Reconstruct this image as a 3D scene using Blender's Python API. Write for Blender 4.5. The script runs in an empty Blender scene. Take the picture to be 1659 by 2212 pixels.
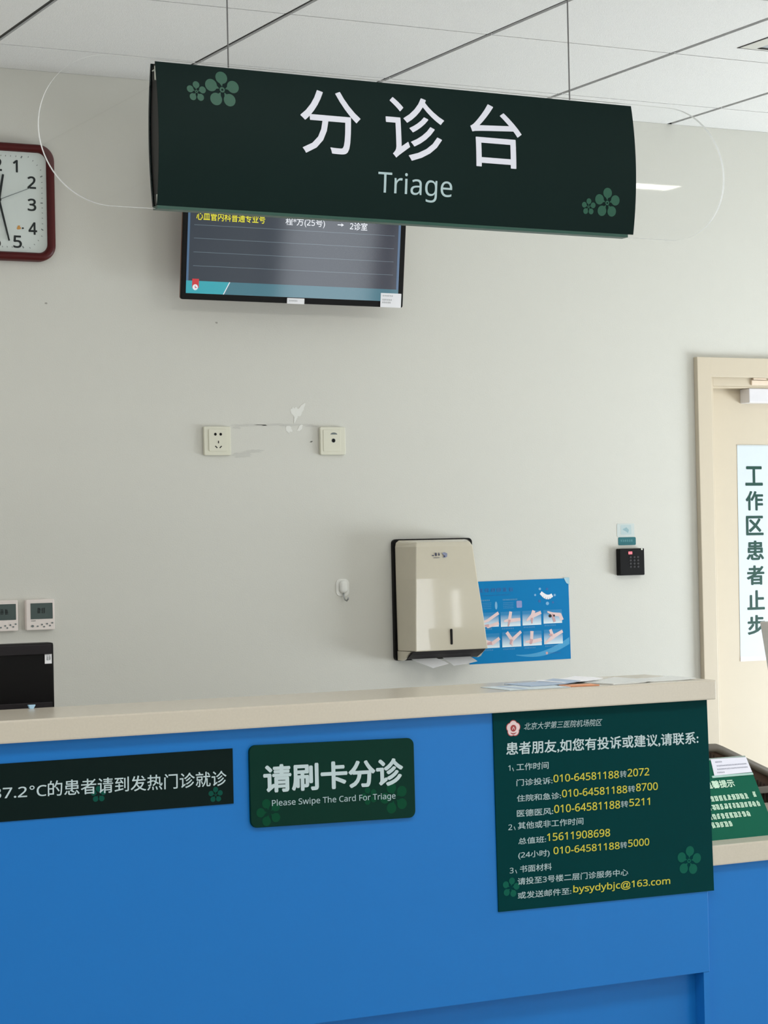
import bpy, bmesh, math, random
from mathutils import Vector, Matrix
SC = bpy.context.scene
COL = SC.collection
random.seed(7)

# ------------------------------------------------------------------ camera
CAM = Vector((0.0, -5.97423, 1.53))
YAW, PITCH, ROLL = 0.477610878, 0.0144721595, -0.0208109258
cam_d = bpy.data.cameras.new('camera')
cam_d.sensor_fit = 'HORIZONTAL'; cam_d.sensor_width = 36.0
cam_d.lens = 36.0 * 4716.25812 / 1659.0
cam_d.clip_start = 0.05; cam_d.clip_end = 60
cam = bpy.data.objects.new('camera', cam_d); COL.objects.link(cam)
fw = Vector((math.sin(YAW)*math.cos(PITCH), math.cos(YAW)*math.cos(PITCH), math.sin(PITCH)))
rt = Vector((math.cos(YAW), -math.sin(YAW), 0)); up = rt.cross(fw)
r2 = rt*math.cos(ROLL) + up*math.sin(ROLL); u2 = up*math.cos(ROLL) - rt*math.sin(ROLL)
M = Matrix((r2, u2, -fw)).transposed().to_4x4(); M.translation = CAM
cam.matrix_world = M
SC.camera = cam

# ------------------------------------------------------------------ light and exposure
CEIL = 2.90276
SC.view_settings.view_transform = 'Standard'; SC.view_settings.look = 'None'
SC.view_settings.gamma = 1.0; SC.view_settings.use_curve_mapping = False
SC.view_settings.exposure = -0.12
world = bpy.data.worlds.new('world'); SC.world = world; world.use_nodes = True
wb = world.node_tree.nodes['Background']
wb.inputs[0].default_value = (0.86, 0.91, 1.0, 1); wb.inputs[1].default_value = 0.55

def area(name, loc, rot, sx, sy, watts, color):
    d = bpy.data.lights.new(name, 'AREA'); d.shape = 'RECTANGLE'; d.size = sx; d.size_y = sy
    d.energy = watts; d.color = color
    o = bpy.data.objects.new(name, d); COL.objects.link(o); o.location = loc; o.rotation_euler = rot
    return o
# daylight through the window in the right-hand wall and the one behind the viewer
area('window_daylight', (6.72, -1.55, 0.70), (math.radians(90), 0, math.radians(90)), 1.7, 1.05, 114, (0.87, 0.945, 1.0))
area('side_window_daylight', (6.76, -7.775, 1.05), (math.radians(90), 0, math.radians(90)), 2.28, 1.55, 54, (0.92, 0.96, 1.0))
area('slit_reflection_lamp', (6.76, -6.335, 1.12), (math.radians(90), 0, math.radians(90)), .10, 1.15, 2.6, (0.94, 0.97, 1.0))  # slit lamp added for a narrow reflection on the towel dispenser
PANEL_W, PANEL_C = 11, (1.0, 0.985, 0.95)
GX0, GD = 1.78783, 0.28047
PANELS = [(GX0+.6*i+.3, -GD-.6*j-.3) for i, j in ((-3, 4), (0, 4), (3, 4), (6, 4), (-3, 8), (0, 8), (-3, 11), (0, 11), (-4, 1))]
for (px, py) in PANELS:
    area('panel_light', (px, py, CEIL-0.02), (0, 0, 0), .56, .56, PANEL_W, PANEL_C)

# ------------------------------------------------------------------ helpers
def s2l(c):
    c /= 255.0
    return c/12.92 if c <= 0.04045 else ((c+0.055)/1.055)**2.4
def mat(name, rgb, rough=.5, spec=.5, metal=0.0, var=.03, scale=60., bump=0.0, bscale=400., emit=0.0, trans=0.0, coat=0.0):
    m = bpy.data.materials.new(name); m.use_nodes = True
    nt = m.node_tree; b = nt.nodes['Principled BSDF']
    c = [s2l(v) for v in rgb]
    tc = nt.nodes.new('ShaderNodeTexCoord')
    nz = nt.nodes.new('ShaderNodeTexNoise'); nz.inputs['Scale'].default_value = scale; nz.inputs['Detail'].default_value = 4
    nt.links.new(tc.outputs['Object'], nz.inputs['Vector'])
    mx = nt.nodes.new('ShaderNodeMix'); mx.data_type = 'RGBA'
    lo = [max(0, v*(1-var)) for v in c]+[1]; hi = [min(1, v*(1+var)) for v in c]+[1]
    mx.inputs[6].default_value = lo; mx.inputs[7].default_value = hi
    nt.links.new(nz.outputs['Fac'], mx.inputs[0])
    nt.links.new(mx.outputs[2], b.inputs['Base Color'])
    b.inputs['Roughness'].default_value = rough; b.inputs['Metallic'].default_value = metal
    b.inputs['Specular IOR Level'].default_value = spec
    b.inputs['Coat Weight'].default_value = coat; b.inputs['Coat Roughness'].default_value = .035
    if emit:
        nt.links.new(mx.outputs[2], b.inputs['Emission Color']); b.inputs['Emission Strength'].default_value = emit
    if trans:
        b.inputs['Transmission Weight'].default_value = trans
    if bump:
        n2 = nt.nodes.new('ShaderNodeTexNoise'); n2.inputs['Scale'].default_value = bscale; n2.inputs['Detail'].default_value = 3
        nt.links.new(tc.outputs['Object'], n2.inputs['Vector'])
        bp = nt.nodes.new('ShaderNodeBump'); bp.inputs['Strength'].default_value = bump; bp.inputs['Distance'].default_value = .004
        nt.links.new(n2.outputs['Fac'], bp.inputs['Height']); nt.links.new(bp.outputs['Normal'], b.inputs['Normal'])
    return m

def clear_mat(name, tint):
    """clear acrylic sheet: light passes straight through, with a fresnel surface reflection"""
    m = bpy.data.materials.new(name); m.use_nodes = True; nt = m.node_tree; nt.nodes.clear()
    out = nt.nodes.new('ShaderNodeOutputMaterial'); mix = nt.nodes.new('ShaderNodeMixShader')
    tr = nt.nodes.new('ShaderNodeBsdfTransparent'); gl = nt.nodes.new('ShaderNodeBsdfGlossy'); fr = nt.nodes.new('ShaderNodeFresnel')
    tr.inputs[0].default_value = (*tint, 1); gl.inputs['Roughness'].default_value = .015
    fr.inputs[0].default_value = 1.6
    nt.links.new(fr.outputs[0], mix.inputs[0]); nt.links.new(tr.outputs[0], mix.inputs[1]); nt.links.new(gl.outputs[0], mix.inputs[2])
    nt.links.new(mix.outputs[0], out.inputs[0])
    return m
def edge_mat(name):
    """cut edge of clear sheet, painted white for the light it pipes; scatters light"""
    m = bpy.data.materials.new(name); m.use_nodes = True; nt = m.node_tree; nt.nodes.clear()
    out = nt.nodes.new('ShaderNodeOutputMaterial'); ad = nt.nodes.new('ShaderNodeMixShader')
    d = nt.nodes.new('ShaderNodeBsdfDiffuse'); t = nt.nodes.new('ShaderNodeBsdfTranslucent')
    d.inputs[0].default_value = (.97, .98, .96, 1); t.inputs[0].default_value = (.97, .98, .96, 1)
    ad.inputs[0].default_value = .4
    nt.links.new(d.outputs[0], ad.inputs[1]); nt.links.new(t.outputs[0], ad.inputs[2]); nt.links.new(ad.outputs[0], out.inputs[0])
    return m

def tag(o, label=None, cat=None, group=None, kind=None):
    if label: o['label'] = label
    if cat: o['category'] = cat
    if group: o['group'] = group
    if kind: o['kind'] = kind
    return o
def thing(name, label, cat, loc, group=None):
    o = bpy.data.objects.new(name, None); COL.objects.link(o); o.location = loc; o.empty_display_size = .05
    return tag(o, label, cat, group)
def rootloc(o):
    v = Vector((0, 0, 0))
    while o is not None:
        v += o.location; o = o.parent
    return v
def link(name, me, m, parent=None, smooth=False):
    o = bpy.data.objects.new(name, me); COL.objects.link(o)
    if m: me.materials.append(m)
    if parent is not None:
        o.parent = parent; me.transform(Matrix.Translation(-rootloc(parent)))
    if smooth:
        for p in me.polygons: p.use_smooth = True
    return o
def obj(name, bm, m, parent=None, bevel=0.0, seg=2, smooth=False, label=None):
    bmesh.ops.recalc_face_normals(bm, faces=bm.faces[:])
    if bevel:
        es = [e for e in bm.edges if len(e.link_faces) == 2 and e.calc_face_angle(0) > .5]
        bmesh.ops.bevel(bm, geom=es, offset=bevel, segments=seg, profile=.6, affect='EDGES', clamp_overlap=True)
    me = bpy.data.meshes.new(name); bm.to_mesh(me); bm.free()
    o = link(name, me, m, parent, smooth)
    if label: o['label'] = label
    return o
def flatobj(name, bm, m, parent=None, label=None):
    me = bpy.data.meshes.new(name); bm.to_mesh(me); bm.free()
    o = link(name, me, m, parent)
    if label: o['label'] = label
    return o
def B(): return bmesh.new()
def box(bm, x0, x1, y0, y1, z0, z1):
    vs = [bm.verts.new((x, y, z)) for x in (x0, x1) for y in (y0, y1) for z in (z0, z1)]
    for f in ((0, 1, 3, 2), (4, 6, 7, 5), (0, 4, 5, 1), (2, 3, 7, 6), (0, 2, 6, 4), (1, 5, 7, 3)):
        bm.faces.new([vs[i] for i in f])
    return bm
def bx(*a): return box(B(), *a)
def loft(bm, rings, caps=True, close=True):
    rv = [[bm.verts.new(p) for p in r] for r in rings]
    n = len(rv[0])
    for a, b in zip(rv[:-1], rv[1:]):
        for i in range(n if close else n-1):
            j = (i+1) % n
            bm.faces.new((a[i], a[j], b[j], b[i]))
    if caps:
        bm.faces.new(rv[0][::-1]); bm.faces.new(rv[-1])
    return bm
def tube(bm, pts, r, n=10, closed=False):
    pts = [Vector(p) for p in pts]; rings = []
    N = len(pts)
    ref = Vector((0, 0, 1))
    for i, p in enumerate(pts):
        a = pts[(i-1) % N] if (closed or i > 0) else p
        b = pts[(i+1) % N] if (closed or i < N-1) else p
        t = (b-a).normalized()
        s = t.cross(ref)
        if s.length < 1e-3: s = t.cross(Vector((0, 1, 0)))
        s.normalize(); w = s.cross(t)
        rr = r[i] if isinstance(r, (list, tuple)) else r
        rings.append([p + (s*math.cos(2*math.pi*k/n) + w*math.sin(2*math.pi*k/n))*rr for k in range(n)])
    if closed: rings.append(rings[0]); 
    rv = [[bm.verts.new(q) for q in rg] for rg in (rings[:-1] if closed else rings)]
    if closed: rv.append(rv[0])
    for a, b in zip(rv[:-1], rv[1:]):
        for k in range(n):
            j = (k+1) % n
            bm.faces.new((a[k], a[j], b[j], b[k]))
    if not closed:
        bm.faces.new(rv[0][::-1]); bm.faces.new(rv[-1])
    return bm
def rrect(x0, y0, x1, y1, r, n=6):
    pts = []
    for cx, cy, a0 in ((x1-r, y1-r, 0), (x0+r, y1-r, 90), (x0+r, y0+r, 180), (x1-r, y0+r, 270)):
        for k in range(n+1):
            a = math.radians(a0+90*k/n); pts.append((cx+r*math.cos(a), cy+r*math.sin(a)))
    return pts
def ell(cx, cy, rx, ry=None, n=20, rot=0):
    ry = rx if ry is None else ry
    out = []
    for k in range(n):
        a = 2*math.pi*k/n; x = rx*math.cos(a); y = ry*math.sin(a)
        out.append((cx+x*math.cos(rot)-y*math.sin(rot), cy+x*math.sin(rot)+y*math.cos(rot)))
    return out

class Plane:
    """a flat surface seen from its +N side; u,v in metres"""
    def __init__(s, O, U, V): s.O, s.U, s.V = Vector(O), Vector(U).normalized(), Vector(V).normalized(); s.N = s.U.cross(s.V); s.step = 0
    def p(s, u, v, d=0): return s.O + s.U*u + s.V*v + s.N*d
    def poly(s, bm, pts, d, t=0.0):
        """flat outline at distance d, or a slab from d-t to d"""
        a = [bm.verts.new(s.p(u, v, d)) for u, v in pts]
        bm.faces.new(a)
        if t:
            b = [bm.verts.new(s.p(u, v, d-t)) for u, v in pts]
            bm.faces.new(b[::-1])
            for i in range(len(a)):
                j = (i+1) % len(a); bm.faces.new((a[j], a[i], b[i], b[j]))
        return bm
    def rect(s, bm, u0, v0, u1, v1, d, t=0.0): return s.poly(bm, [(u0, v0), (u1, v0), (u1, v1), (u0, v1)], d, t)
    def line(s, bm, a, b, w0, w1, d):
        a, b = Vector(a), Vector(b); t = (b-a).normalized(); n = Vector((-t.y, t.x))
        return s.poly(bm, [tuple(a-n*w0/2), tuple(b-n*w1/2), tuple(b+n*w1/2), tuple(a+n*w0/2)], d)
class Curved(Plane):
    """sign face: vertical outline bulging towards +N"""
    def __init__(s, O, U, V, vc, vh, bulge): super().__init__(O, U, V); s.vc, s.vh, s.b, s.step = vc, vh, bulge, .006
    def p(s, u, v, d=0):
        k = max(0.0, 1-((v-s.vc)/s.vh)**2)
        return s.O + s.U*u + s.V*v + s.N*(d+s.b*k)
FONT_CACHE = {}
def sans(body):
    """latin letters and figures in the built-in sans-serif alphabet"""
    o = ''
    for ch in body:
        if 'a' <= ch <= 'z': o += chr(0x1D5BA+ord(ch)-97)
        elif 'A' <= ch <= 'Z': o += chr(0x1D5A0+ord(ch)-65)
        elif '0' <= ch <= '9': o += chr(0x1D7E2+ord(ch)-48)
        else: o += ch
    return o
def glyph_mesh(body, bold=0.0, shear=0.0):
    c = bpy.data.curves.new('text', 'FONT'); c.body = sans(body); c.shear = shear; c.resolution_u = 4
    o = bpy.data.objects.new('text', c); COL.objects.link(o)
    dg = bpy.context.evaluated_depsgraph_get()
    me = bpy.data.meshes.new_from_object(o.evaluated_get(dg))
    bpy.data.objects.remove(o); bpy.data.curves.remove(c)
    return me
def text(pl, body, u0, v0, u1, v1, m, parent, d=.0008, bold=0.0, rot=0.0, shear=0.0, name='lettering', label=None):
    """ink of `body` fitted to the box u0..u1, v0..v1 on plane pl"""
    me = glyph_mesh(body, 0, shear)
    if bold:      # heavier weight: the same outlines laid over each other with small shifts
        bm = B()
        for k in range(6):
            a = math.pi/3*k; t = me.copy(); t.transform(Matrix.Translation((bold*math.cos(a), bold*math.sin(a), .00004*k))); bm.from_mesh(t); bpy.data.meshes.remove(t)
        bm.to_mesh(me); bm.free()
    xs = [v.co.x for v in me.vertices]; ys = [v.co.y for v in me.vertices]
    ax, bx_, ay, by = min(xs), max(xs), min(ys), max(ys)
    if by-ay < 1e-6: by = ay+1e-6
    sx = (u1-u0)/(bx_-ax); sy = (v1-v0)/(by-ay)
    cr, sr = math.cos(rot), math.sin(rot)
    for v in me.vertices:
        x = (v.co.x-ax)*sx; y = (v.co.y-ay)*sy
        v.co = (u0+x*cr-y*sr, v0+x*sr+y*cr, v.co.z)
    if pl.step:
        bm = B(); bm.from_mesh(me)
        z = v0-.1
        while z < v1+.1:
            bmesh.ops.bisect_plane(bm, geom=bm.verts[:]+bm.edges[:]+bm.faces[:], plane_co=(0, z, 0), plane_no=(0, 1, 0)); z += pl.step
        bm.to_mesh(me); bm.free()
    for v in me.vertices: v.co = pl.p(v.co.x, v.co.y, d+v.co.z)
    me.materials.clear(); me.name = name
    o = link(name, me, m, parent)
    if label: o['label'] = label
    return o
def flower(pl, u, v, R, m, parent, d=.0007, rot=0.0, name='flower_motif', center=True):
    """five round petals about a small ring"""
    bm = B()
    for k in range(5):
        a = math.radians(90+72*k)+rot; cr = .62*R; pr = .335*R
        cx, cy = u+cr*math.cos(a), v+cr*math.sin(a)
        pts = []
        for q in range(22):
            t = 2*math.pi*q/22; rr = pr*(1+.10*math.cos(t-a)); pts.append((cx+rr*math.cos(t), cy+rr*math.sin(t)))
        tip = (u+.17*R*math.cos(a), v+.17*R*math.sin(a))
        # pull the inmost point towards the centre
        best = min(range(22), key=lambda q: (pts[q][0]-u)**2+(pts[q][1]-v)**2); pts[best] = tip
        pl.poly(bm, pts, d)
    if center:
        o_, i_ = ell(u, v, .15*R, n=14), ell(u, v, .06*R, n=14)
        vo = [bm.verts.new(pl.p(x, y, d)) for x, y in o_]; vi = [bm.verts.new(pl.p(x, y, d)) for x, y in i_]
        for k in range(14):
            j = (k+1) % 14; bm.faces.new((vo[k], vo[j], vi[j], vi[k]))
    return flatobj(name, bm, m, parent)
def scribble(pl, u0, v0, u1, v1, n, m, parent, d=.0008, name='lettering', fill=1.0, rng=None):
    """a row of n unreadably small characters, each a knot of strokes"""
    rng = rng or random.Random(int(u0*1e4)+int(v0*1e4)); bm = B()
    w = (u1-u0)/n; h = v1-v0; st = h*.15*fill
    for k in range(n):
        a = u0+w*k+w*.05; b = a+w*.9
        for q in range(4):
            y = v0+h*(.08+.27*q)+rng.uniform(-.03, .03)*h; x0 = a+rng.uniform(0, .25)*w; x1 = b-rng.uniform(0, .25)*w
            pl.rect(bm, x0, y, x1, y+st, d)
        for q in range(2):
            x = a+w*(.2+.4*q)+rng.uniform(-.1, .1)*w; pl.rect(bm, x, v0+rng.uniform(0, .2)*h, x+st, v1-rng.uniform(0, .2)*h, d)
    return flatobj(name, bm, m, parent)

X, Y_, Z = (1, 0, 0), (0, 1, 0), (0, 0, 1)
def front(y, slope=0.0):
    """vertical plane facing the viewer (-y) at depth y; u = x, v = z"""
    return Plane((0, y, 0), (1, 0, 0), (0, 0, 1))

# ------------------------------------------------------------------ materials
M_wall = mat('wall_paint', (217, 216, 208), .75, .3, var=.012, scale=25, bump=.08, bscale=260)
M_tile = mat('mineral_ceiling_tile', (238, 238, 237), .9, .1, var=.10, scale=240, bump=.35, bscale=330)
M_gap = mat('ceiling_runner', (70, 70, 68), .6, .3)
M_floor = mat('floor_vinyl', (214, 212, 206), .35, .5, var=.04, scale=6)
M_trimm = mat('door_laminate', (212, 200, 179), .45, .4, var=.012, scale=30)
M_white = mat('white_plastic', (236, 236, 230), .4, .5, var=.01)
M_ivory = mat('ivory_plastic', (224, 222, 204), .4, .5, var=.01)
M_paper = mat('white_paper', (246, 246, 250), .7, .3, var=.01)
M_signface = mat('dark_green_vinyl', (12, 30, 28), .6, .08, var=.06, scale=9)
M_signcap = mat('sign_end_cap_black', (26, 24, 22), .5, .35)
M_signrail = mat('sign_rail_green', (14, 66, 54), .4, .5)
M_clip = mat('pale_clip', (222, 226, 212), .4, .5)
M_motif = mat('motif_green', (30, 80, 62), .5, .3, var=.03)
M_letters = mat('white_vinyl', (208, 210, 222), .5, .3, var=.01)
M_acryl = clear_mat('clear_acrylic', (.995, .998, .995))
M_acedge = edge_mat('acrylic_edge')  # white edge colour stands in for light piped through the sheet
M_wire = mat('steel_wire', (104, 104, 104), .5, .3)
M_black = mat('black_plastic', (11, 10, 11), .4, .15, var=.05)
M_black2 = mat('dark_grey_plastic', (34, 31, 34), .5, .2, var=.05)
M_maroon = mat('maroon_lacquer', (78, 14, 14), .4, .25, var=.08, scale=40)
M_dial = mat('clock_dial', (214, 222, 218), .6, .3, var=.01)
M_ink = mat('black_ink', (36, 42, 42), .6, .3)
M_inkgrey = mat('grey_ink', (120, 128, 128), .6, .3)
M_cream = mat('cream_gloss_plastic', (210, 202, 182), .18, .5, var=.012, coat=.8)
M_stone = mat('cream_stone', (200, 192, 177), .25, .5, var=.06, scale=180)
M_blue = mat('blue_laminate', (22, 114, 192), .35, .25, var=.03, scale=4)
M_dkgreen = mat('board_green', (0, 54, 56), .55, .04, var=.03)
M_plaque = mat('plaque_green', (0, 46, 36), .45, .10, var=.03)
M_banner = mat('banner_green_black', (3, 24, 22), .5, .10, var=.04)
M_txt = mat('print_white', (186, 204, 208), .55, .3, var=.01)
M_txt2 = mat('print_grey_white', (162, 184, 188), .55, .3, var=.01)
M_yel = mat('print_yellow', (198, 190, 62), .55, .3, var=.01)
M_motifp = mat('motif_print_green', (4, 88, 72), .5, .1)
M_motifb = mat('motif_deep_green', (0, 68, 44), .5, .1)
M_motifk = mat('motif_teal_green', (4, 76, 64), .5, .1)
M_brown = mat('chair_mesh_brown', (74, 56, 44), .8, .2, var=.25, scale=90)
M_rim = mat('chair_frame_taupe', (112, 105, 95), .5, .4, var=.05)
M_steel = mat('brushed_steel', (170, 172, 172), .35, .5, metal=.9)
M_grey = mat('grey_cabinet_paint', (206, 202, 196), .5, .4, var=.02)

# ------------------------------------------------------------------ the setting
DX0, DX1, DZ1 = 4.318, 5.268, 2.066     # door opening in the back wall
def build_wall_back():
    bm = B()
    for a in ((-3, DX0, 0, .16, 0, CEIL), (DX1, 6.9, 0, .16, 0, CEIL), (DX0, DX1, 0, .16, DZ1, CEIL)): box(bm, *a)
    return tag(obj('wall_back', bm, M_wall), kind='structure', label='pale grey-white painted wall behind the reception counter')
wall = build_wall_back()
tag(obj('floor', bx(-3, 6.9, -9.2, .16, -.05, 0), M_floor), kind='structure')
bm = B(); box(bm, 6.75, 6.9, -6.27, -2.85, 0, CEIL); box(bm, 6.75, 6.9, -6.60, -6.40, 0, CEIL); box(bm, 6.75, 6.9, -6.40, -6.27, 0, .5); box(bm, 6.75, 6.9, -6.40, -6.27, 1.74, CEIL); box(bm, 6.75, 6.9, -.65, 0, 0, CEIL); box(bm, 6.75, 6.9, -9.2, -9.0, 0, CEIL)
box(bm, 6.75, 6.9, -9.0, -6.60, 0, .25); box(bm, 6.75, 6.9, -9.0, -6.60, 1.85, CEIL)
box(bm, 6.75, 6.9, -2.85, -.65, 0, .1); box(bm, 6.75, 6.9, -2.85, -.65, 1.3, CEIL)
tag(obj('wall_right', bm, M_wall), kind='structure')
bm = B(); box(bm, -3, 6.75, -9.2, -9.05, 0, CEIL)
tag(obj('wall_front', bm, M_wall), kind='structure')
M_frame = mat('window_frame_white', (225, 226, 224), .4, .5)
def window(name, horiz, a0, a1, z0, z1, c):
    bm = B(); t = .05
    for (p0, p1, q0, q1) in ((a0, a0+t, z0, z1), (a1-t, a1, z0, z1), (a0, a1, z0, z0+t), (a0, a1, z1-t, z1), ((a0+a1)/2-t/2, (a0+a1)/2+t/2, z0, z1)):
        if horiz: box(bm, p0, p1, c-.03, c+.03, q0, q1)
        else: box(bm, c-.03, c+.03, p0, p1, q0, q1)
    o = obj(name, bm, M_frame); tag(o, kind='structure'); return o
window('window_1', False, -2.85, -.65, .1, 1.3, 6.83)
window('window_2', False, -9.0, -6.60, .25, 1.85, 6.83)

# ceiling: mineral tiles with open reveals along one direction and hairline joints along the other
bm = B()
XS = [GX0+.6*k for k in range(-8, 10)]; YS_ = [0.0]+[-GD-.6*k for k in range(0, 15)]
g, h = .009, .0035
lamp_cells = {(round(a, 3), round(b, 3)) for a, b in PANELS}
DIFF_C = (GX0+.6*3+.3, -GD-.6-.3)
for i in range(len(XS)-1):
    for j in range(len(YS_)-1):
        cx, cy = (XS[i]+XS[i+1])/2, (YS_[j]+YS_[j+1])/2
        if XS[i] > 6.75: continue
        if (round(cx, 3), round(cy, 3)) in lamp_cells: continue
        box(bm, XS[i]+g, min(XS[i+1]-g, 6.75), YS_[j+1]+h, YS_[j]-(h if j else .001), CEIL, CEIL+.0065)
ceil = tag(obj('ceiling', bm, M_tile), kind='structure', label='white suspended ceiling of mineral tiles with dark reveals')
obj('ceiling_backing', bx(-3.1, 6.9, -9.3, .16, CEIL+.007, CEIL+.04), M_gap, ceil)

M_lamp = mat('lamp_diffuser', (255, 250, 240), .5, .3, emit=5.0)
for (px, py) in PANELS:
    t = thing('ceiling_light', 'square white recessed panel light in the ceiling behind the viewer', 'ceiling light', (px, py, CEIL), 'ceiling panel lights')
    obj('diffuser', bx(px-.27, px+.27, py-.27, py+.27, CEIL-.004, CEIL+.005), M_lamp, t)
    bm = B()
    for a in ((-.291, -.27, -.298, .298), (.27, .291, -.298, .298), (-.27, .27, -.298, -.27), (-.27, .27, .27, .298)):
        box(bm, px+a[0], px+a[1], py+a[2], py+a[3], CEIL-.008, CEIL+.006)
    obj('frame', bm, M_white, t)
# slim lamp strip that shows mirrored in the clear end of the hanging sign
t = thing('strip_light', 'slim white strip light set flush in the ceiling behind the viewer', 'ceiling light', (4.70, -4.90, CEIL))
obj('diffuser', bx(4.45, 4.95, -4.96, -4.84, CEIL-.006, CEIL-.001), mat('strip_diffuser', (255, 252, 246), .5, .3, emit=12.0), t)
obj('frame', box(box(box(box(B(), 4.44, 4.45, -4.97, -4.83, CEIL-.009, CEIL), 4.95, 4.96, -4.97, -4.83, CEIL-.009, CEIL), 4.45, 4.95, -4.97, -4.96, CEIL-.009, CEIL), 4.45, 4.95, -4.84, -4.83, CEIL-.009, CEIL), M_white, t)

# curtain drawn at one side of the window behind the viewer, mirrored in the television
M_curt = mat('curtain_cloth', (206, 184, 176), .85, .2, var=.06, scale=14)
nt = M_curt.node_tree; tl = nt.nodes.new('ShaderNodeBsdfTranslucent'); tl.inputs[0].default_value = (.62, .48, .44, 1)
mx = nt.nodes.new('ShaderNodeMixShader'); mx.inputs[0].default_value = .55
nt.links.new(nt.nodes['Principled BSDF'].outputs[0], mx.inputs[1]); nt.links.new(tl.outputs[0], mx.inputs[2]); nt.links.new(mx.outputs[0], nt.nodes['Material Output'].inputs[0])
bm = B(); ring = [(6.66+.03*math.sin(k*.85), -7.22+.34*k/60) for k in range(61)]
loft(bm, [[(x, y, .92) for x, y in ring], [(x, y, 2.40) for x, y in ring]], caps=False, close=False)
t = thing('window_curtain', 'pinkish beige pleated curtain at the window behind the viewer', 'curtain', (6.66, -7.05, .92))
obj('curtain_cloth', bm, M_curt, t, smooth=True)
obj('curtain_rail', tube(B(), [(6.66, -9.0, 2.42), (6.66, -6.8, 2.42)], .014), M_steel, t)

# wall marks: dried filler and scuffs between the two sockets
M_fill = mat('dried_filler', (236, 236, 230), .85, .2, var=.03, scale=80)
M_scuff = mat('scuff_grey', (207, 206, 199), .8, .2, var=.06, scale=120)
W0 = front(0.0)
def blob(pl, u, v, ru, rv, m, name, parent, d=.0006, seed=1, rot=0.0, n=26, rough=.35):
    rng = random.Random(seed); pts = []
    ks = [1+rng.uniform(-rough, rough) for _ in range(n)]
    for k in range(n):
        a = 2*math.pi*k/n; q = (ks[k]+ks[(k+1) % n])/2; x, y = ru*q*math.cos(a), rv*q*math.sin(a)
        pts.append((u+x*math.cos(rot)-y*math.sin(rot), v+x*math.sin(rot)+y*math.cos(rot)))
    bm = B(); c = bm.verts.new(pl.p(u, v, d)); vs = [bm.verts.new(pl.p(a, b, d)) for a, b in pts]
    for k in range(n): bm.faces.new((c, vs[k], vs[(k+1) % n]))
    return flatobj(name, bm, m, parent)
blob(W0, 2.797, 1.933, .013, .017, M_fill, 'filler_patch', wall, seed=3, rot=.5)
blob(W0, 2.816, 1.940, .010, .020, M_fill, 'filler_patch', wall, seed=4, rot=-.6, d=.0007)
blob(W0, 2.797, 1.913, .004, .014, M_fill, 'filler_patch', wall, seed=5, rot=-.3, d=.0008)
blob(W0, 2.775, 1.881, .011, .009, M_fill, 'filler_patch', wall, seed=6, rot=-.5)
blob(W0, 2.812, 1.885, .006, .012, M_fill, 'filler_patch', wall, seed=8, rot=-.7)
blob(W0, 2.849, 1.8435, .005, .0018, mat('mark_dark', (120, 120, 115), .8, .2), 'scuff_mark', wall, seed=9, rot=.35)
for k, (u, v, ru, rv) in enumerate(((2.64, 1.892, .05, .003), (2.72, 1.8945, .06, .0028), (2.80, 1.894, .045, .003), (2.848, 1.891, .02, .003), (2.62, 1.803, .028, .007), (2.655, 1.814, .03, .005), (2.605, 1.885, .012, .004))):
    blob(W0, u, v, ru, rv, M_scuff, 'scuff_mark', wall, seed=20+k, rot=.02*(k % 3), d=.0004, rough=.5)
for k, (u, v) in enumerate(((2.018, 2.237), (2.545, 2.196))):
    blob(W0, u, v, .004, .0025, mat('mark_grey', (168, 166, 158), .8, .2), 'scuff_mark', wall, seed=40+k)

# ------------------------------------------------------------------ door
D = tag(bpy.data.objects.new('door_1', None), kind='structure', label='cream laminate door in the back wall behind the low counter'); COL.objects.link(D); D.location = (4.79, 0, 0)
lean = math.radians(.25)
bm = B(); box(bm, 4.264, 4.3205, -.022, 0.0, 0, 2.129)
obj('casing', bm, M_trimm, D, bevel=.002)
obj('casing', bx(4.3206, 5.262, -.019, 0.0, 2.064, 2.129), M_trimm, D, bevel=.002)
obj('casing', bx(5.2625, 5.32, -.022, 0.0, 0, 2.129), M_trimm, D, bevel=.002)
bm = B(); box(bm, DX0+.001, 4.345, .004, .158, 0, 2.0655); box(bm, 5.241, DX1-.001, .004, .158, 0, 2.0655); box(bm, 4.345, 5.241, .004, .158, 2.036, 2.0655)
box(bm, 4.345, 5.241, .012, .055, 2.030, 2.036)
obj('jamb', bm, M_trimm, D, bevel=.001)
obj('leaf', bx(4.3455, 5.2405, .062, .105, .008, 2.035), M_trimm, D, bevel=.0015)
bm = bx(4.497, 4.76, .008, .0615, 1.981, 2.0295)
c1 = obj('closer_body', bm, mat('closer_silver_white', (228, 226, 230), .35, .5), D, bevel=.003)
bm = bx(4.50, 4.95, -.004, .004, 2.040, 2.056); box(bm, 4.505, 4.56, -.006, .004, 2.058, 2.0635)
obj('closer_arm', bm, mat('closer_arm_cream', (238, 220, 200), .4, .5), D, bevel=.001)
bm = tube(B(), [(5.17, .062, 1.0), (5.17, .02, 1.0), (5.06, .02, 1.0)], .010)
obj('handle', bm, M_steel, D, smooth=True)
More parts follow.
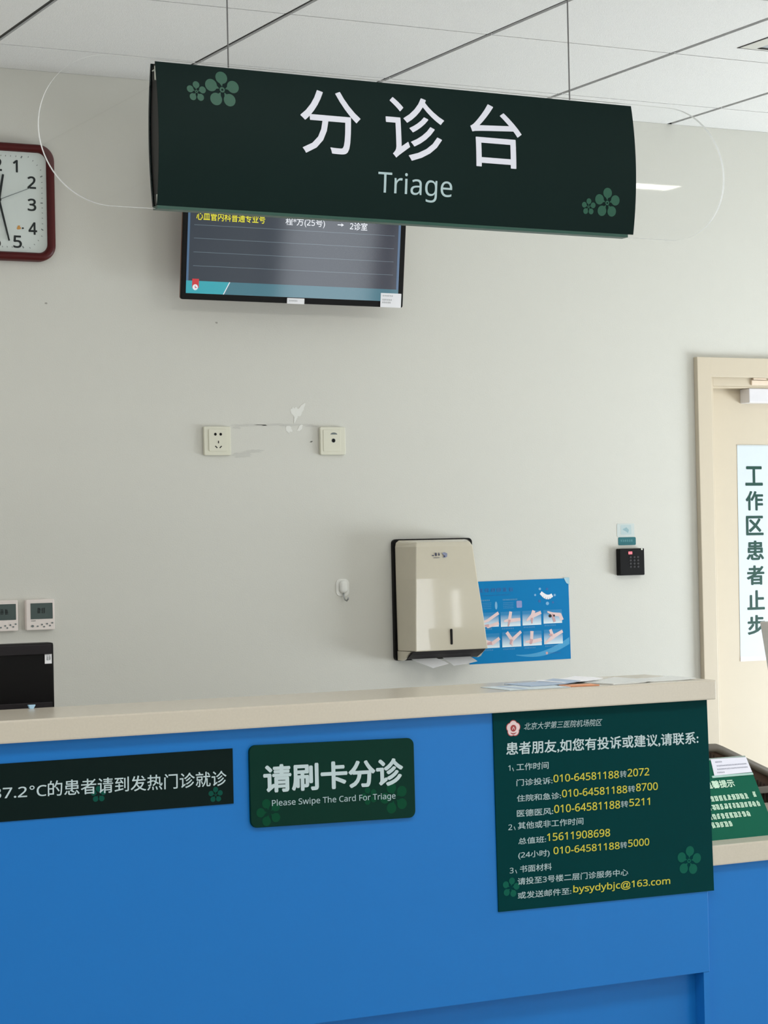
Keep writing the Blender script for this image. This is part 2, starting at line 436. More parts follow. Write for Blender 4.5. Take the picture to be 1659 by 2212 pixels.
# upright notice on the door
N = thing('door_notice', 'tall white notice with dark green vertical characters on the door', 'notice', (4.55, .060, 1.105))
pn = Plane((4.480, .0605, 1.837), (1, 0, -.004), (.0085, 0, 1))
bm = B(); pn.rect(bm, 0, -.7165, .148, 0, 0.0, .0015)
obj('sheet', bm, mat('notice_white', (216, 226, 234), .45, .4, var=.008), N)
bm = B(); pn.rect(bm, 0, -.732, .148, -.7166, 0.0008, .0025)
obj('bottom_strip', bm, mat('notice_strip_white', (240, 238, 250), .4, .5), N)
bm = B(); pn.rect(bm, -.0005, .0001, .1485, .004, 0.0006, .002)
obj('top_strip', bm, mat('notice_strip_grey', (200, 206, 206), .4, .5), N)
M_gr = mat('notice_green', (22, 72, 62), .5, .3)
for k, ch in enumerate('工作区患者止步'):
    v0 = 1.7015-1.837-.0846*k
    text(pn, ch, .032, v0, .1055, v0+.0665, M_gr, N, d=.0006, bold=.026)

# ------------------------------------------------------------------ hanging sign
S = thing('hanging_sign', 'dark green hanging sign reading Triage with clear rounded ends below the ceiling', 'sign', (2.17, -1.917, 2.20))
tilt = .0055
sgn = Curved((0, -1.93, 0), (1, 0, -tilt), (tilt, 0, 1), 2.3657, .144, .0155)
U0 = 1.6017; 
def suv(x, z):
    """world x,z -> sign u,v (undo the slight tilt)"""
    return (x*math.cos(tilt)-z*math.sin(tilt), x*math.sin(tilt)+z*math.cos(tilt))
ul, vt = suv(1.6017, 2.4985); ur, _ = suv(2.7335, 2.4923); _, vb = suv(1.6017, 2.2117)
sgn.vc, sgn.vh = (vt+vb)/2, (vt-vb)/2
def sheet_curved(pl, ua, ub, va, vb_, back):
    bm = B(); n = 28; R1 = []; 
    rings = []
    for k in range(n+1):
        v = va+(vb_-va)*k/n
        rings.append((v,))
    f = [[bm.verts.new(pl.p(u, r[0], 0)) for u in (ua, ub)] for r in rings]
    b = [[bm.verts.new(pl.p(u, r[0], -back)) for u in (ua, ub)] for r in rings]
    for k in range(n):
        bm.faces.new((f[k][0], f[k][1], f[k+1][1], f[k+1][0])); bm.faces.new((b[k][1], b[k][0], b[k+1][0], b[k+1][1]))
        bm.faces.new((f[k+1][0], b[k+1][0], b[k][0], f[k][0])); bm.faces.new((f[k][1], b[k][1], b[k+1][1], f[k+1][1]))
    bm.faces.new((f[0][1], f[0][0], b[0][0], b[0][1])); bm.faces.new((f[n][0], f[n][1], b[n][1], b[n][0]))
    return bm
obj('face_panel', sheet_curved(sgn, ul, ur, vb, vt, .0025), M_signface, S)
back_pl = Curved((0, -1.904, 0), (1, 0, -tilt), (tilt, 0, 1), sgn.vc, sgn.vh, .0155); back_pl.N = Vector((0, 1, 0))
obj('rear_panel', sheet_curved(back_pl, ul, ur, vb, vt, .0025), M_signface, S)
def lens_cap(u):
    bm = B(); n = 20; pts = []
    for k in range(n+1):
        v = vb+.002+(vt-vb-.004)*k/n; pts.append(sgn.p(u, v, -.003))
    for k in range(n, -1, -1):
        v = vb+.002+(vt-vb-.004)*k/n; pts.append(back_pl.p(u, v, -.003))
    loft(bm, [[p for p in pts], [p+Vector((.005, 0, 0)) for p in pts]])
    return bm
obj('end_cap', lens_cap(ul+.004), M_signcap, S); obj('end_cap', lens_cap(ur-.009), M_signcap, S)
bm = B()
box(bm, 1.6019, 1.606, -1.9285, -1.925, 2.462, 2.490); box(bm, 1.6019, 1.6065, -1.931, -1.912, 2.4815, 2.4835)
obj('clip', bm, M_clip, S)
obj('clip', bx(1.6019, 1.6062, -1.9285, -1.9235, 2.2115, 2.234), M_clip, S)

# clear acrylic plate with half-round ends
pp = Plane((0, -1.917, 0), (1, 0, -tilt), (tilt, 0, 1))
bm = B(); pp.rect(bm, ul+.001, vb-.0068, ur-.014, vb-.0001, .0125, .024); obj('bottom_rail', bm, M_signrail, S)
ua, _ = suv(1.3618, 2.362); ub, _ = suv(2.992, 2.36); R = .1495; vc = sgn.vc+.0008
out = []
for k in range(41):
    a = math.pi/2+math.pi*k/40; out.append((ua+R+R*math.cos(a), vc+R*math.sin(a)))
for k in range(41):
    a = -math.pi/2+math.pi*k/40; out.append((ub-R+R*math.cos(a), vc+R*math.sin(a)))
bm = B(); pp.poly(bm, out, .0035)
plate_ = flatobj('acrylic_plate', bm, M_acryl, S, label='clear acrylic plate with rounded ends')
bm = B(); f = [bm.verts.new(pp.p(u, v, .0035)) for u, v in out]; b = [bm.verts.new(pp.p(u, v, -.0035)) for u, v in out]
for k in range(len(out)):
    j = (k+1) % len(out); bm.faces.new((f[k], b[k], b[j], f[j]))
flatobj('plate_edge', bm, M_acedge, plate_, label='edge of the acrylic plate with its bright glow painted white')
for wx in (1.7656, 2.5808):
    tz = 2.514-(wx-1.7656)*tilt
    obj('suspension_wire', tube(B(), [(wx, -1.917, tz-.012), (wx, -1.917, CEIL)], .0016, 8), M_wire, S)
for ch, x0, z0, x1, z1 in (('分', 1.9118, 2.3340, 2.0507, 2.4666), ('诊', 2.1093, 2.3330, 2.2499, 2.4680), ('台', 2.3123, 2.3310, 2.4397, 2.4673)):
    a, b_ = suv(x0, z0); c, d_ = suv(x1, z1); text(sgn, ch, a, b_, c, d_, M_letters, S, d=.0007, bold=.006)
a, b_ = suv(2.0893, 2.3064); c, d_ = suv(2.2660, 2.3064)
text(sgn, 'Triage', a, b_-.0575, c, b_, M_txt2, S, d=.0007)
for x, z, Rf in ((1.7417, 2.4505, .0385), (1.6851, 2.4425, .0215), (2.6574, 2.2705, .0335), (2.6094, 2.2598, .0185)):
    a, b_ = suv(x, z); flower(sgn, a, b_, Rf, M_motif, S, d=.0006)

# ------------------------------------------------------------------ television
T = thing('television', 'black wall television showing a queue list half hidden behind the hanging sign', 'television', (2.755, -.06, 2.24))
tt = math.radians(7.7)
tv = Plane((2.3926, -.10, 2.2506), (1, 0, -.004), (0, -math.sin(tt), math.cos(tt)))
W_, H_ = .7265, .425
bm = B(); tv.poly(bm, rrect(0, 0, W_, H_, .006), 0, .010); obj('housing', bm, M_black, T, bevel=.002, label='black television housing with a narrow bezel')
M_orange = mat('copper_rim', (128, 72, 44), .4, .5, metal=.3)
bm = B(); tv.poly(bm, rrect(.001, .001, W_-.001, H_-.001, .006), -.0102, .005); obj('rim', bm, M_orange, T, label='thin copper coloured rear rim')
bm = B(); tv.rect(bm, .16, .08, .56, .36, -.0155, .045); obj('rear_cover', bm, M_black2, T)
bm = B(); box(bm, 2.63, 2.88, -.075, 0, 2.40, 2.52); obj('wall_bracket', bm, M_black2, T)
def scr(name, rgb, e=.55, rough=.07):
    m = mat(name, rgb, rough, .5, emit=e, var=.01); b = m.node_tree.nodes['Principled BSDF']
    for l in list(b.inputs['Base Color'].links): m.node_tree.links.remove(l)
    b.inputs['Base Color'].default_value = (.012, .012, .014, 1)
    return m
M_sbg = scr('screen_dark', (34, 54, 76), .5)
bm = B(); tv.rect(bm, .0135, .0180, .7085, H_-.012, .0008, .0006); screen = obj('screen', bm, M_sbg, T, label='lit screen with a dark list')
M_sblue = scr('screen_blue', (70, 110, 148), .8); M_scy = scr('screen_cyan', (30, 164, 178), .95); M_steal = scr('screen_teal', (50, 112, 128), .95)
M_sline = scr('screen_line', (104, 124, 136), .8); M_sy = scr('screen_yellow', (244, 236, 20), .95); M_sw = scr('screen_white', (240, 244, 250), .9)
M_sred = scr('screen_red', (214, 30, 44), .85)
def flatrect(pl, name, m, parent, u0, v0, u1, v1, d):
    bm = B(); pl.rect(bm, u0, v0, u1, v1, d); return flatobj(name, bm, m, parent)
flatrect(tv, 'side_band', M_sblue, screen, .0137, .0545, .0205, H_-.0125, .0012)
flatrect(tv, 'side_band', M_sblue, screen, .7005, .0545, .7083, H_-.0125, .0012)
flatrect(tv, 'footer_band', M_steal, screen, .0137, .0182, .7083, .0545, .0011)
bm = B(); tv.poly(bm, [(.0137, .0182), (.1316, .0182), (.1495, .0545), (.0137, .0545)], .0013); flatobj('footer_tab', bm, M_scy, screen)
bm = B(); tv.poly(bm, [(.1305, .0182), (.1335, .0182), (.1525, .0545), (.1495, .0545)], .0014); flatobj('tab_edge', bm, M_sw, screen)
for v in (.098, .1377, .1775, .216, .2565, .296, .336):
    flatrect(tv, 'row_line', M_sline, screen, .0335, v-.0007, .688, v+.0007, .0012)
flatrect(tv, 'emblem', M_sred, screen, .0325, .0345, .0535, .0605, .0016)
bm = B(); tv.poly(bm, ell(.0425, .0360, .0085), .0018); flatobj('emblem_disc', bm, M_sw, screen)
bm = B(); tv.line(bm, (.0425, .040), (.0425, .0345), .0022, .0022, .002); tv.line(bm, (.0415, .0348), (.047, .0348), .0022, .0022, .002); flatobj('emblem_mark', bm, M_sred, screen)
text(tv, '心血管内科普通专业号', .0395, .2300, .2575, .2555, M_sy, screen, d=.0015, bold=.010)
text(tv, '程*方(25号)', .3232, .2265, .4525, .2535, M_sw, screen, d=.0015, bold=.008)
bm = B(); tv.line(bm, (.4945, .2395), (.512, .2395), .0028, .0028, .0015); tv.poly(bm, [(.507, .2345), (.5155, .2395), (.507, .2445)], .0015); flatobj('arrow', bm, M_sw, screen)
text(tv, '2诊室', .5355, .2265, .5943, .2495, M_sw, screen, d=.0015, bold=.012)
def small_label(parent, u0, v0, u1, v1, lab, qr=True):
    bm = B(); tv.poly(bm, rrect(u0, v0, u1, v1, .0015, 3), .0026, .0014); st = obj('label_sticker', bm, M_paper, parent, label=lab)
    scribble(tv, u0+.006, v1-.010, u0+.6*(u1-u0), v1-.006, 6, M_inkgrey, st, d=.0030, fill=.5)
    if v1-v0 > .03:
        scribble(tv, u0+.005, v0+.012, u0+.5*(u1-u0), v0+.017, 5, M_inkgrey, st, d=.0030, fill=.5)
        scribble(tv, u0+.005, v0+.020, u0+.55*(u1-u0), v0+.025, 5, M_inkgrey, st, d=.0030, fill=.5)
small_label(T, .6485, -.0002, .7187, .0425, 'white asset label on the lower right corner')
small_label(T, .3371, -.001, .3936, .0160, 'small white label in the middle of the bottom bezel')

# ------------------------------------------------------------------ wall clock
CK = thing('wall_clock', 'square wall clock with rounded maroon frame cut by the left photo edge', 'clock', (1.873, 0, 2.52))
cp = front(-.030); cu, cv, hw, hh = 1.872, 2.520, .1695, .166
bm = B(); n = len(rrect(0, 0, 1, 1, .1))
def rg(o, d, r): return [cp.p(u, v, d) for u, v in rrect(cu-hw+o, cv-hh+o, cu+hw-o, cv+hh-o, r, 8)]
loft(bm, [rg(0, -.0298, .046), rg(0, -.004, .046), rg(.004, .004, .043), rg(.012, .007, .036), rg(.019, .004, .030), rg(.0235, -.006, .026), rg(.0235, -.0298, .026)], caps=False)
obj('frame', bm, M_maroon, CK, smooth=True, label='maroon rounded frame')
bm = B(); cp.poly(bm, rrect(cu-hw+.0232, cv-hh+.0232, cu+hw-.0232, cv+hh-.0232, .026, 8), -.008, .018); dial = obj('dial', bm, M_dial, CK)
dd = -.0075
num = {12: (1.866, 2.6225), 1: (1.9275, 2.6210), 2: (1.9747, 2.5770), 3: (1.9743, 2.5135), 4: (1.9755, 2.4462), 5: (1.9300, 2.4065), 6: (1.8680, 2.4055), 7: (1.812, 2.4065), 8: (1.768, 2.4475), 9: (1.768, 2.5155), 10: (1.772, 2.5800), 11: (1.810, 2.6225)}
for k, (u, v) in num.items():
    w = {12: .044, 10: .044, 11: .036, 1: .0145}.get(k, .0255)
    text(cp, str(k), u-w/2, v-.0177, u+w/2, v+.0177, M_ink, dial, d=dd, name='numeral', bold=.022)
bm = B()
for k in range(60):
    a = math.radians(90-6*k); ca, sa = math.cos(a), math.sin(a)
    s = min(.1345/max(1e-6, abs(ca)), .131/max(1e-6, abs(sa)))
    s = min(s, .1345+.028) if True else s
    L = .007 if k % 5 == 0 else .004
    cp.line(bm, (cu+ca*(s-L), cv+sa*(s-L)), (cu+ca*s, cv+sa*s), .0032 if k % 5 == 0 else .0016, .0032 if k % 5 == 0 else .0016, dd)
flatobj('minute_marks', bm, M_inkgrey, dial)
pu, pv = 1.8765, 2.5225
def hand(name, ang, L, tail, w, d, m):
    a = math.radians(90-ang); c, s = math.cos(a), math.sin(a); bm = B()
    A, Bq = (pu-c*tail, pv-s*tail), (pu+c*L, pv+s*L)
    n_ = (-s*w/2, c*w/2)
    cp.poly(bm, [(A[0]-n_[0], A[1]-n_[1]), (Bq[0]-n_[0]*.7, Bq[1]-n_[1]*.7), (Bq[0]+n_[0]*.7, Bq[1]+n_[1]*.7), (A[0]+n_[0], A[1]+n_[1])], d, .0008)
    return obj(name, bm, m, CK)
hand('hour_hand', 10.5, .074, .012, .0085, -.004, M_ink)
hand('minute_hand', 166.5, .118, .016, .0068, -.0025, M_ink)
hand('second_hand', 67.5, .098, .025, .0024, -.001, M_inkgrey)
bm = B(); cp.poly(bm, ell(pu, pv, .006), .0, .003); obj('hand_cap', bm, M_ink, CK)
blob(cp, 1.9345, 2.4465, .0050, .0062, mat('dial_emblem_orange', (206, 150, 80), .6, .3), 'dial_emblem', dial, d=dd+.0001, seed=2)
blob(cp, 1.9462, 2.4455, .0026, .0026, M_ink, 'dial_emblem', dial, d=dd+.0001, seed=2)

# ------------------------------------------------------------------ sockets
def plate(name, label, cat, u0, v0, u1, v1, m, th=.011):
    t = thing(name, label, cat, ((u0+u1)/2, 0, (v0+v1)/2))
    p = front(-th); bm = B(); p.poly(bm, rrect(u0, v0, u1, v1, .004, 4), 0, th-.0002)
    body = obj('face_plate', bm, m, t, bevel=.002); return t, p, body
t, p, b = plate('wall_socket', 'white five-hole power socket on the wall below the television', 'socket', 2.4935, 1.8018, 2.5795, 1.8872, M_ivory)
bm = B(); p.poly(bm, rrect(2.508, 1.8135, 2.567, 1.8795, .004, 4), .002, .0025); ins = obj('socket_insert', bm, M_ivory, t, bevel=.0008)
for u in (2.529, 2.546): bm = B(); p.poly(bm, ell(u, 1.864, .0042), .0024); flatobj('socket_hole', bm, M_black, ins)
bm = B(); p.line(bm, (2.5385, 1.837), (2.5385, 1.8445), .0032, .0032, .0024); flatobj('socket_slot', bm, M_black2, ins)
bm = B(); p.line(bm, (2.5280, 1.8290), (2.5345, 1.8235), .0032, .0032, .0024); flatobj('socket_slot', bm, M_black2, ins)
bm = B(); p.line(bm, (2.5485, 1.8290), (2.5420, 1.8235), .0032, .0032, .0024); flatobj('socket_slot', bm, M_black2, ins)
t, p, b = plate('aerial_socket', 'cream single-hole aerial socket right of the power socket', 'socket', 2.8743, 1.8033, 2.9595, 1.8878, M_ivory)
bm = B(); p.poly(bm, rrect(2.884, 1.8135, 2.9425, 1.879, .003, 4), .0012, .0016); obj('socket_insert', bm, M_ivory, t, bevel=.0006)
bm = B(); p.poly(bm, [(2.9195-.0115*math.cos(math.pi*k/12), 1.8648+.0062*math.sin(math.pi*k/12)) for k in range(13)], .0016); flatobj('socket_notch', bm, M_inkgrey, t)
bm = B(); p.poly(bm, ell(2.918, 1.8465, .0066), .0016); flatobj('socket_ring', bm, M_inkgrey, t)
bm = B(); p.poly(bm, ell(2.918, 1.8465, .0052), .002); flatobj('socket_hole', bm, M_black, t)

# ------------------------------------------------------------------ thermostats
M_thscr = mat('lcd_grey_green', (66, 82, 80), .25, .5, var=.04)
def thermostat(u1, label, digits):
    u0 = u1-.0835; v0, v1 = 1.3055, 1.3920; th = .018
    t = thing('thermostat', label, 'thermostat', ((u0+u1)/2, 0, v0), 'room thermostats')
    p = front(-th); bm = B(); p.poly(bm, rrect(u0, v0, u1, v1, .003, 4), 0, th-.0002)
    obj('housing', bm, mat('thermostat_white', (238, 228, 222), .4, .5), t, bevel=.002)
    bm = B(); p.poly(bm, rrect(u0+.0125, v0+.031, u1-.006, v1-.0105, .001, 2), .0006, .0006); d = obj('display', bm, M_thscr, t)
    M_d = mat('lcd_digit', (38, 46, 46), .4, .3)
    scribble(p, u0+.030, v0+.046, u0+.056, v0+.062, 2, M_d, d, d=.0009, fill=.8)
    scribble(p, u0+.014, v0+.0245, u0+.027, v0+.0280, 3, M_inkgrey, t, d=.0008, name='lettering', fill=.7)
    for k, (du, dv, r) in enumerate(((.0175, .0115, .0042), (.0325, .0105, .0028), (.0455, .0150, .0028), (.0515, .0090, .0026), (.0605, .0170, .0028), (.0690, .0115, .0026), (.0760, .0190, .0028))):
        bm = B(); p.poly(bm, ell(u0+du, v0+dv, r, r*.8), .0012, .0011); obj('button', bm, M_inkgrey, t)
    return t
thermostat(2.0205, 'right-hand white thermostat on the wall above the monitor', 1)
thermostat(1.9125, 'left-hand white thermostat cut off by the left photo edge', 2)

# ------------------------------------------------------------------ adhesive hook
t = thing('wall_hook', 'small white adhesive hook on the wall left of the towel dispenser', 'hook', (2.944, 0, 1.39))
p = front(-.002); bm = B(); p.poly(bm, rrect(2.922, 1.373, 2.966, 1.425, .014, 6), 0, .0018); obj('adhesive_pad', bm, M_white, t)
p2 = front(-.009); bm = B()
loft(bm, [[p2.p(u, v, dz) for u, v in rrect(2.932+o, 1.381+o, 2.959-o, 1.421-o, .0125-o, 6)] for o, dz in ((0, -.0068), (0, -.002), (.003, .0015), (.008, .003))])
obj('hook_boss', bm, M_white, t, smooth=True)
bm = tube(B(), [(2.9445, -.006, 1.384), (2.9445, -.008, 1.372), (2.9455, -.013, 1.3615), (2.9475, -.021, 1.3585), (2.949, -.027, 1.364), (2.950, -.029, 1.369)], .0024, 8)
obj('hook_wire', bm, M_steel, t, smooth=True)

# ------------------------------------------------------------------ paper towel dispenser
T2 = thing('towel_dispenser', 'cream wall paper towel dispenser with black back plate above the counter', 'dispenser', (3.25, 0, 1.168))
p = front(-.014); bm = B(); p.poly(bm, rrect(3.1135, 1.168, 3.394, 1.5425, .013, 5), 0, .0135); obj('back_plate', bm, M_black, T2, bevel=.001)
def ring(z, yb, xl, xr, yf, fl, fr):
    return [(xl, yb, z), (fl, yf, z), (fr, yf, z), (xr, yb, z)]
bm = B()
rings = [ring(1.199, -.0145, 3.1215, 3.389, -.1150, 3.1310, 3.3850), ring(1.30, -.0145, 3.1205, 3.389, -.1115, 3.1345, 3.3740), ring(1.42, -.0145, 3.1195, 3.389, -.1070, 3.1405, 3.3570), ring(1.518, -.0145, 3.119, 3.389, -.1020, 3.1465, 3.3455), ring(1.5315, -.0145, 3.1215, 3.386, -.094, 3.153, 3.339), ring(1.5385, -.0145, 3.131, 3.377, -.060, 3.158, 3.333)]
loft(bm, rings)
cov = obj('cover', bm, M_cream, T2, bevel=.0035, seg=3, label='glossy cream cover')
# cheeks that run down past the mouth at both sides
for xa, xb in ((3.1215, 3.127), (3.3805, 3.389)):
    bm = B(); prof = [(-.0145, 1.170), (-.048, 1.170), (-.062, 1.174), (-.076, 1.186), (-.092, 1.196), (-.108, 1.1988), (-.0145, 1.1988)]
    loft(bm, [[(xa, y, z) for y, z in prof], [(xb, y, z) for y, z in prof]]); obj('cheek', bm, M_cream, T2)
bm = B(); prof = [(-.0145, 1.174), (-.060, 1.174), (-.090, 1.187), (-.109, 1.1985), (-.0145, 1.1985)]
loft(bm, [[(3.1275, y, z) for y, z in prof], [(3.380, y, z) for y, z in prof]]); obj('mouth', bm, M_black2, T2, label='dark dispensing mouth')
p = front(-.1146); bm = B(); p.poly(bm, rrect(3.2535, 1.2160, 3.2605, 1.2645, .0033, 5), .0012, .003); obj('level_slot', bm, M_black, T2)
p = Plane((0, -.1062, 1.43), (1, 0, 0), (0, .05, 1)); M_logo = mat('logo_blue_black', (58, 62, 92), .5, .3); M_logo2 = mat('logo_faint_blue', (140, 144, 168), .5, .3)
bm = B(); p.poly(bm, [(3.200, .0595), (3.2065, .0585), (3.2065, .0605), (3.203, .0625), (3.1995, .0615)], .0025); flatobj('logo', bm, M_logo, T2)
scribble(p, 3.2100, .0585, 3.2165, .0680, 1, M_logo, T2, d=.0025, name='logo', fill=1.4)
scribble(p, 3.2205, .0585, 3.2270, .0680, 1, M_logo, T2, d=.0025, name='logo', fill=1.4)
scribble(p, 3.2045, .0520, 3.2265, .0545, 9, M_logo, T2, d=.0025, name='logo')
bm = B(); p.poly(bm, [(3.2345, .0665), (3.2435, .0700), (3.2535, .0660), (3.2525, .0560), (3.2460, .0530), (3.2380, .0535), (3.2420, .0600)], .0024); flatobj('logo', bm, M_logo2, T2)
bm = B(); p.poly(bm, ell(3.2430, .0570, .0028), .0026); flatobj('logo', bm, M_logo, T2)
M_towel = mat('tissue_white', (252, 252, 255), .8, .2, var=.01)
nt = M_towel.node_tree; tl = nt.nodes.new('ShaderNodeBsdfTranslucent'); tl.inputs[0].default_value = (.95, .95, .98, 1)
mx = nt.nodes.new('ShaderNodeMixShader'); mx.inputs[0].default_value = .4
nt.links.new(nt.nodes['Principled BSDF'].outputs[0], mx.inputs[1]); nt.links.new(tl.outputs[0], mx.inputs[2]); nt.links.new(mx.outputs[0], nt.nodes['Material Output'].inputs[0])
def towel(name, pts, label):
    """folded sheet hanging out: pts = list of (x, y, z) cross points, two edges"""
    t = tag(bpy.data.objects.new(name, None), label, 'paper towel'); COL.objects.link(t); t.location = (pts[0][0][0], -.06, 1.17)
    bm = B(); rv = [[bm.verts.new(q) for q in row] for row in pts]
    for a, b in zip(rv[:-1], rv[1:]):
        for k in range(len(a)-1): bm.faces.new((a[k], a[k+1], b[k+1], b[k]))
    obj('sheet', bm, M_towel, t, smooth=True); return t
towel('paper_towel', [[(3.145, -.050, 1.176), (3.165, -.060, 1.164), (3.186, -.092, 1.152), (3.196, -.104, 1.146)],
                      [(3.170, -.045, 1.1785), (3.190, -.058, 1.170), (3.209, -.090, 1.158), (3.216, -.102, 1.150)],
                      [(3.215, -.045, 1.181), (3.230, -.058, 1.175), (3.246, -.089, 1.164), (3.254, -.100, 1.157)]], 'white paper towel hanging out of the dispenser mouth, left of the two')
towel('paper_towel', [[(3.255, -.042, 1.180), (3.262, -.055, 1.170), (3.268, -.088, 1.157), (3.272, -.098, 1.150)],
                      [(3.300, -.045, 1.180), (3.308, -.058, 1.172), (3.314, -.089, 1.160), (3.318, -.099, 1.154)],
                      [(3.345, -.045, 1.181), (3.352, -.058, 1.175), (3.356, -.085, 1.165), (3.358, -.095, 1.160)]], 'white paper towel hanging out of the dispenser mouth, right of the two')

# ------------------------------------------------------------------ hand-washing poster
HP = thing('handwashing_poster', 'blue handwashing poster with eight hand pictures taped beside the towel dispenser', 'poster', (3.58, 0, 1.17))
hp = Plane((0, -.0012, 0), (1, 0, .006), (-.012, 0, 1))
def hq(x, z):
    uu = Vector(hp.U); vv = Vector(hp.V); d = Vector((x, 0, z)); return (d.dot(uu), d.dot(vv))
def grad_mat(name, top, bot):
    m = bpy.data.materials.new(name); m.use_nodes = True; nt = m.node_tree; b = nt.nodes['Principled BSDF']
    tc = nt.nodes.new('ShaderNodeTexCoord'); sp = nt.nodes.new('ShaderNodeSeparateXYZ'); rp = nt.nodes.new('ShaderNodeValToRGB')
    nt.links.new(tc.outputs['Generated'], sp.inputs[0]); nt.links.new(sp.outputs['Z'], rp.inputs[0]); nt.links.new(rp.outputs[0], b.inputs['Base Color'])
    rp.color_ramp.elements[0].color = [s2l(c) for c in bot]+[1]; rp.color_ramp.elements[1].color = [s2l(c) for c in top]+[1]
    rp.color_ramp.elements[0].position = .05; rp.color_ramp.elements[1].position = .8
    b.inputs['Roughness'].default_value = .3; return m
M_pblue = mat('poster_blue', (0, 124, 186), .4, .12, var=.04, scale=12)
u0, v0 = hq(3.39, 1.1655); u1, v1 = hq(3.7625, 1.4290)
bm = B(); hp.rect(bm, u0, v0, u1, v1, 0, .001); sheet = obj('sheet', bm, M_pblue, HP)
# pale printed swoosh across the lower right
bm = B(); A = []; Bc = []
for k in range(17):
    s = k/16; A.append(hq(3.56+.20*s, 1.188-.012*math.sin(s*3.1)+.030*s*s)); Bc.append(hq(3.56+.20*s, 1.190-.004*math.sin(s*3.1)+.050*s*s))
f = [bm.verts.new(hp.p(*q, .0003)) for q in A]; g2 = [bm.verts.new(hp.p(*q, .0003)) for q in Bc]
for k in range(16): bm.faces.new((f[k], f[k+1], g2[k+1], g2[k]))
flatobj('printed_swoosh', bm, mat('swoosh_pale_blue', (62, 158, 208), .3, .5), sheet)
M_pic = grad_mat('picture_backdrop', (24, 132, 190), (226, 240, 246))
M_skin = mat('printed_skin', (234, 206, 204), .4, .4, var=.05, scale=60); M_skin2 = mat('printed_skin_rose', (208, 164, 166), .4, .4)
M_plight = mat('print_pale_blue', (120, 178, 218), .4, .4); M_pdark = mat('print_mid_blue', (38, 100, 170), .4, .4)
pics = [((3.4260, 1.2805, 3.4990, 1.3270), 0), ((3.5065, 1.2800, 3.5790, 1.3280), 1), ((3.5865, 1.2820, 3.6560, 1.3290), 2), ((3.6648, 1.2855, 3.7340, 1.3300), 3),
        ((3.4300, 1.2140, 3.5000, 1.2605), 4), ((3.5098, 1.2150, 3.5800, 1.2632), 5), ((3.5880, 1.2165, 3.6558, 1.2640), 6), ((3.6648, 1.2195, 3.7350, 1.2670), 7)]
ARMS = [[((1, .95), (.45, .45), .22, .20), ((.45, .45), (.1, .3), .2, .12), ((1, .25), (.45, .02), .22, .2), ((.5, .1), (.15, .1), .2, .1)],
        [((.52, 1), (.45, .5), .22, .24), ((1, .45), (.5, .4), .2, .26), ((.5, .45), (.2, .38), .26, .14), ((.45, .45), (.38, .05), .18, .1)],
        [((.62, 1), (.5, .5), .26, .3), ((1, .85), (.6, .65), .22, .26), ((.5, .6), (.25, .35), .3, .14), ((.5, .5), (.5, .15), .2, .1)],
        [((1, .2), (.9, .6), .3, .26), ((.9, .6), (.45, .7), .28, .22), ((.5, .7), (.25, .85), .2, .12), ((.6, .1), (.5, .6), .22, .2)],
        [((.05, 1), (.2, .5), .26, .26), ((.2, .5), (.5, .38), .26, .22), ((1, .65), (.62, .3), .22, .26), ((.6, .35), (.2, .25), .24, .12)],
        [((.25, 1), (.5, .5), .24, .24), ((1, 1), (.55, .5), .2, .24), ((.5, .55), (.52, .1), .26, .1), ((.5, .5), (.42, .2), .2, .1)],
        [((.48, 1), (.45, .45), .26, .24), ((1, .4), (.5, .28), .22, .26), ((.5, .3), (.15, .28), .28, .14), ((.45, .45), (.4, .2), .26, .2)],
        [((.35, 1), (.45, .6), .22, .24), ((1, .85), (.5, .5), .2, .26), ((.5, .5), (.08, .1), .3, .14), ((.45, .6), (.3, .65), .2, .1)]]
for (x0, z0, x1, z1), k in pics:
    a, b_ = hq(x0, z0); c, d_ = hq(x1, z1)
    pic = flatrect(hp, 'hand_picture', M_pic, sheet, a, b_, c, d_, .0004)
    W, H = c-a, d_-b_; bm = B(); b2 = B()
    for q, ((ax, ay), (bx2, by2), w0, w1) in enumerate(ARMS[k]):
        tgt = bm if q != 3 else b2
        P, Q = (a+W*ax, b_+H*ay), (a+W*bx2, b_+H*by2); dz = .0006+.0001*q
        hp.line(tgt, P, Q, w0*H, w1*H, dz); hp.poly(tgt, ell(Q[0], Q[1], w1*H/2, n=14), dz+.00004)
    flatobj('printed_hands', bm, M_skin, pic); flatobj('printed_fingers', b2, M_skin2, pic)
    if k == 3:
        b3 = B(); hp.poly(b3, ell(a+W*.36, b_+H*.55, H*.12, n=12), .0011); hp.poly(b3, ell(a+W*.57, b_+H*.56, H*.08, n=12), .0011); flatobj('printed_dark_spot', b3, M_black2, pic)
    a2, b3_ = hq(x0+.003, z0-.0085); scribble(hp, a2, b3_, a2+W*.62, b3_+.0045, 7, M_plight, sheet, d=.0004, fill=.45)
def hs(x0, z0, x1, z1, n, m, fill=.8):
    a, b_ = hq(x0, z0); c, d_ = hq(x1, z1); scribble(hp, a, b_, c, d_, n, m, sheet, d=.0004, fill=fill)
hs(3.425, 1.3895, 3.557, 1.4035, 6, M_pdark); hs(3.440, 1.3785, 3.545, 1.3825, 20, M_pdark, .5)
hs(3.425, 1.3625, 3.469, 1.3670, 7, M_plight); hs(3.515, 1.3630, 3.570, 1.3680, 9, M_plight)
for k in range(4): hs(3.440, 1.3550-.0057*k, 3.474, 1.3578-.0057*k, 7, M_plight, .5)
for k in range(4): hs(3.517, 1.3545-.0055*k, 3.555, 1.3573-.0055*k, 9, M_plight, .5)
a, b_ = hq(3.491, 1.3480); bm = B(); hp.poly(bm, ell(a, b_, .0045, .0125), .0005); flatobj('printed_bottle', bm, M_plight, sheet)
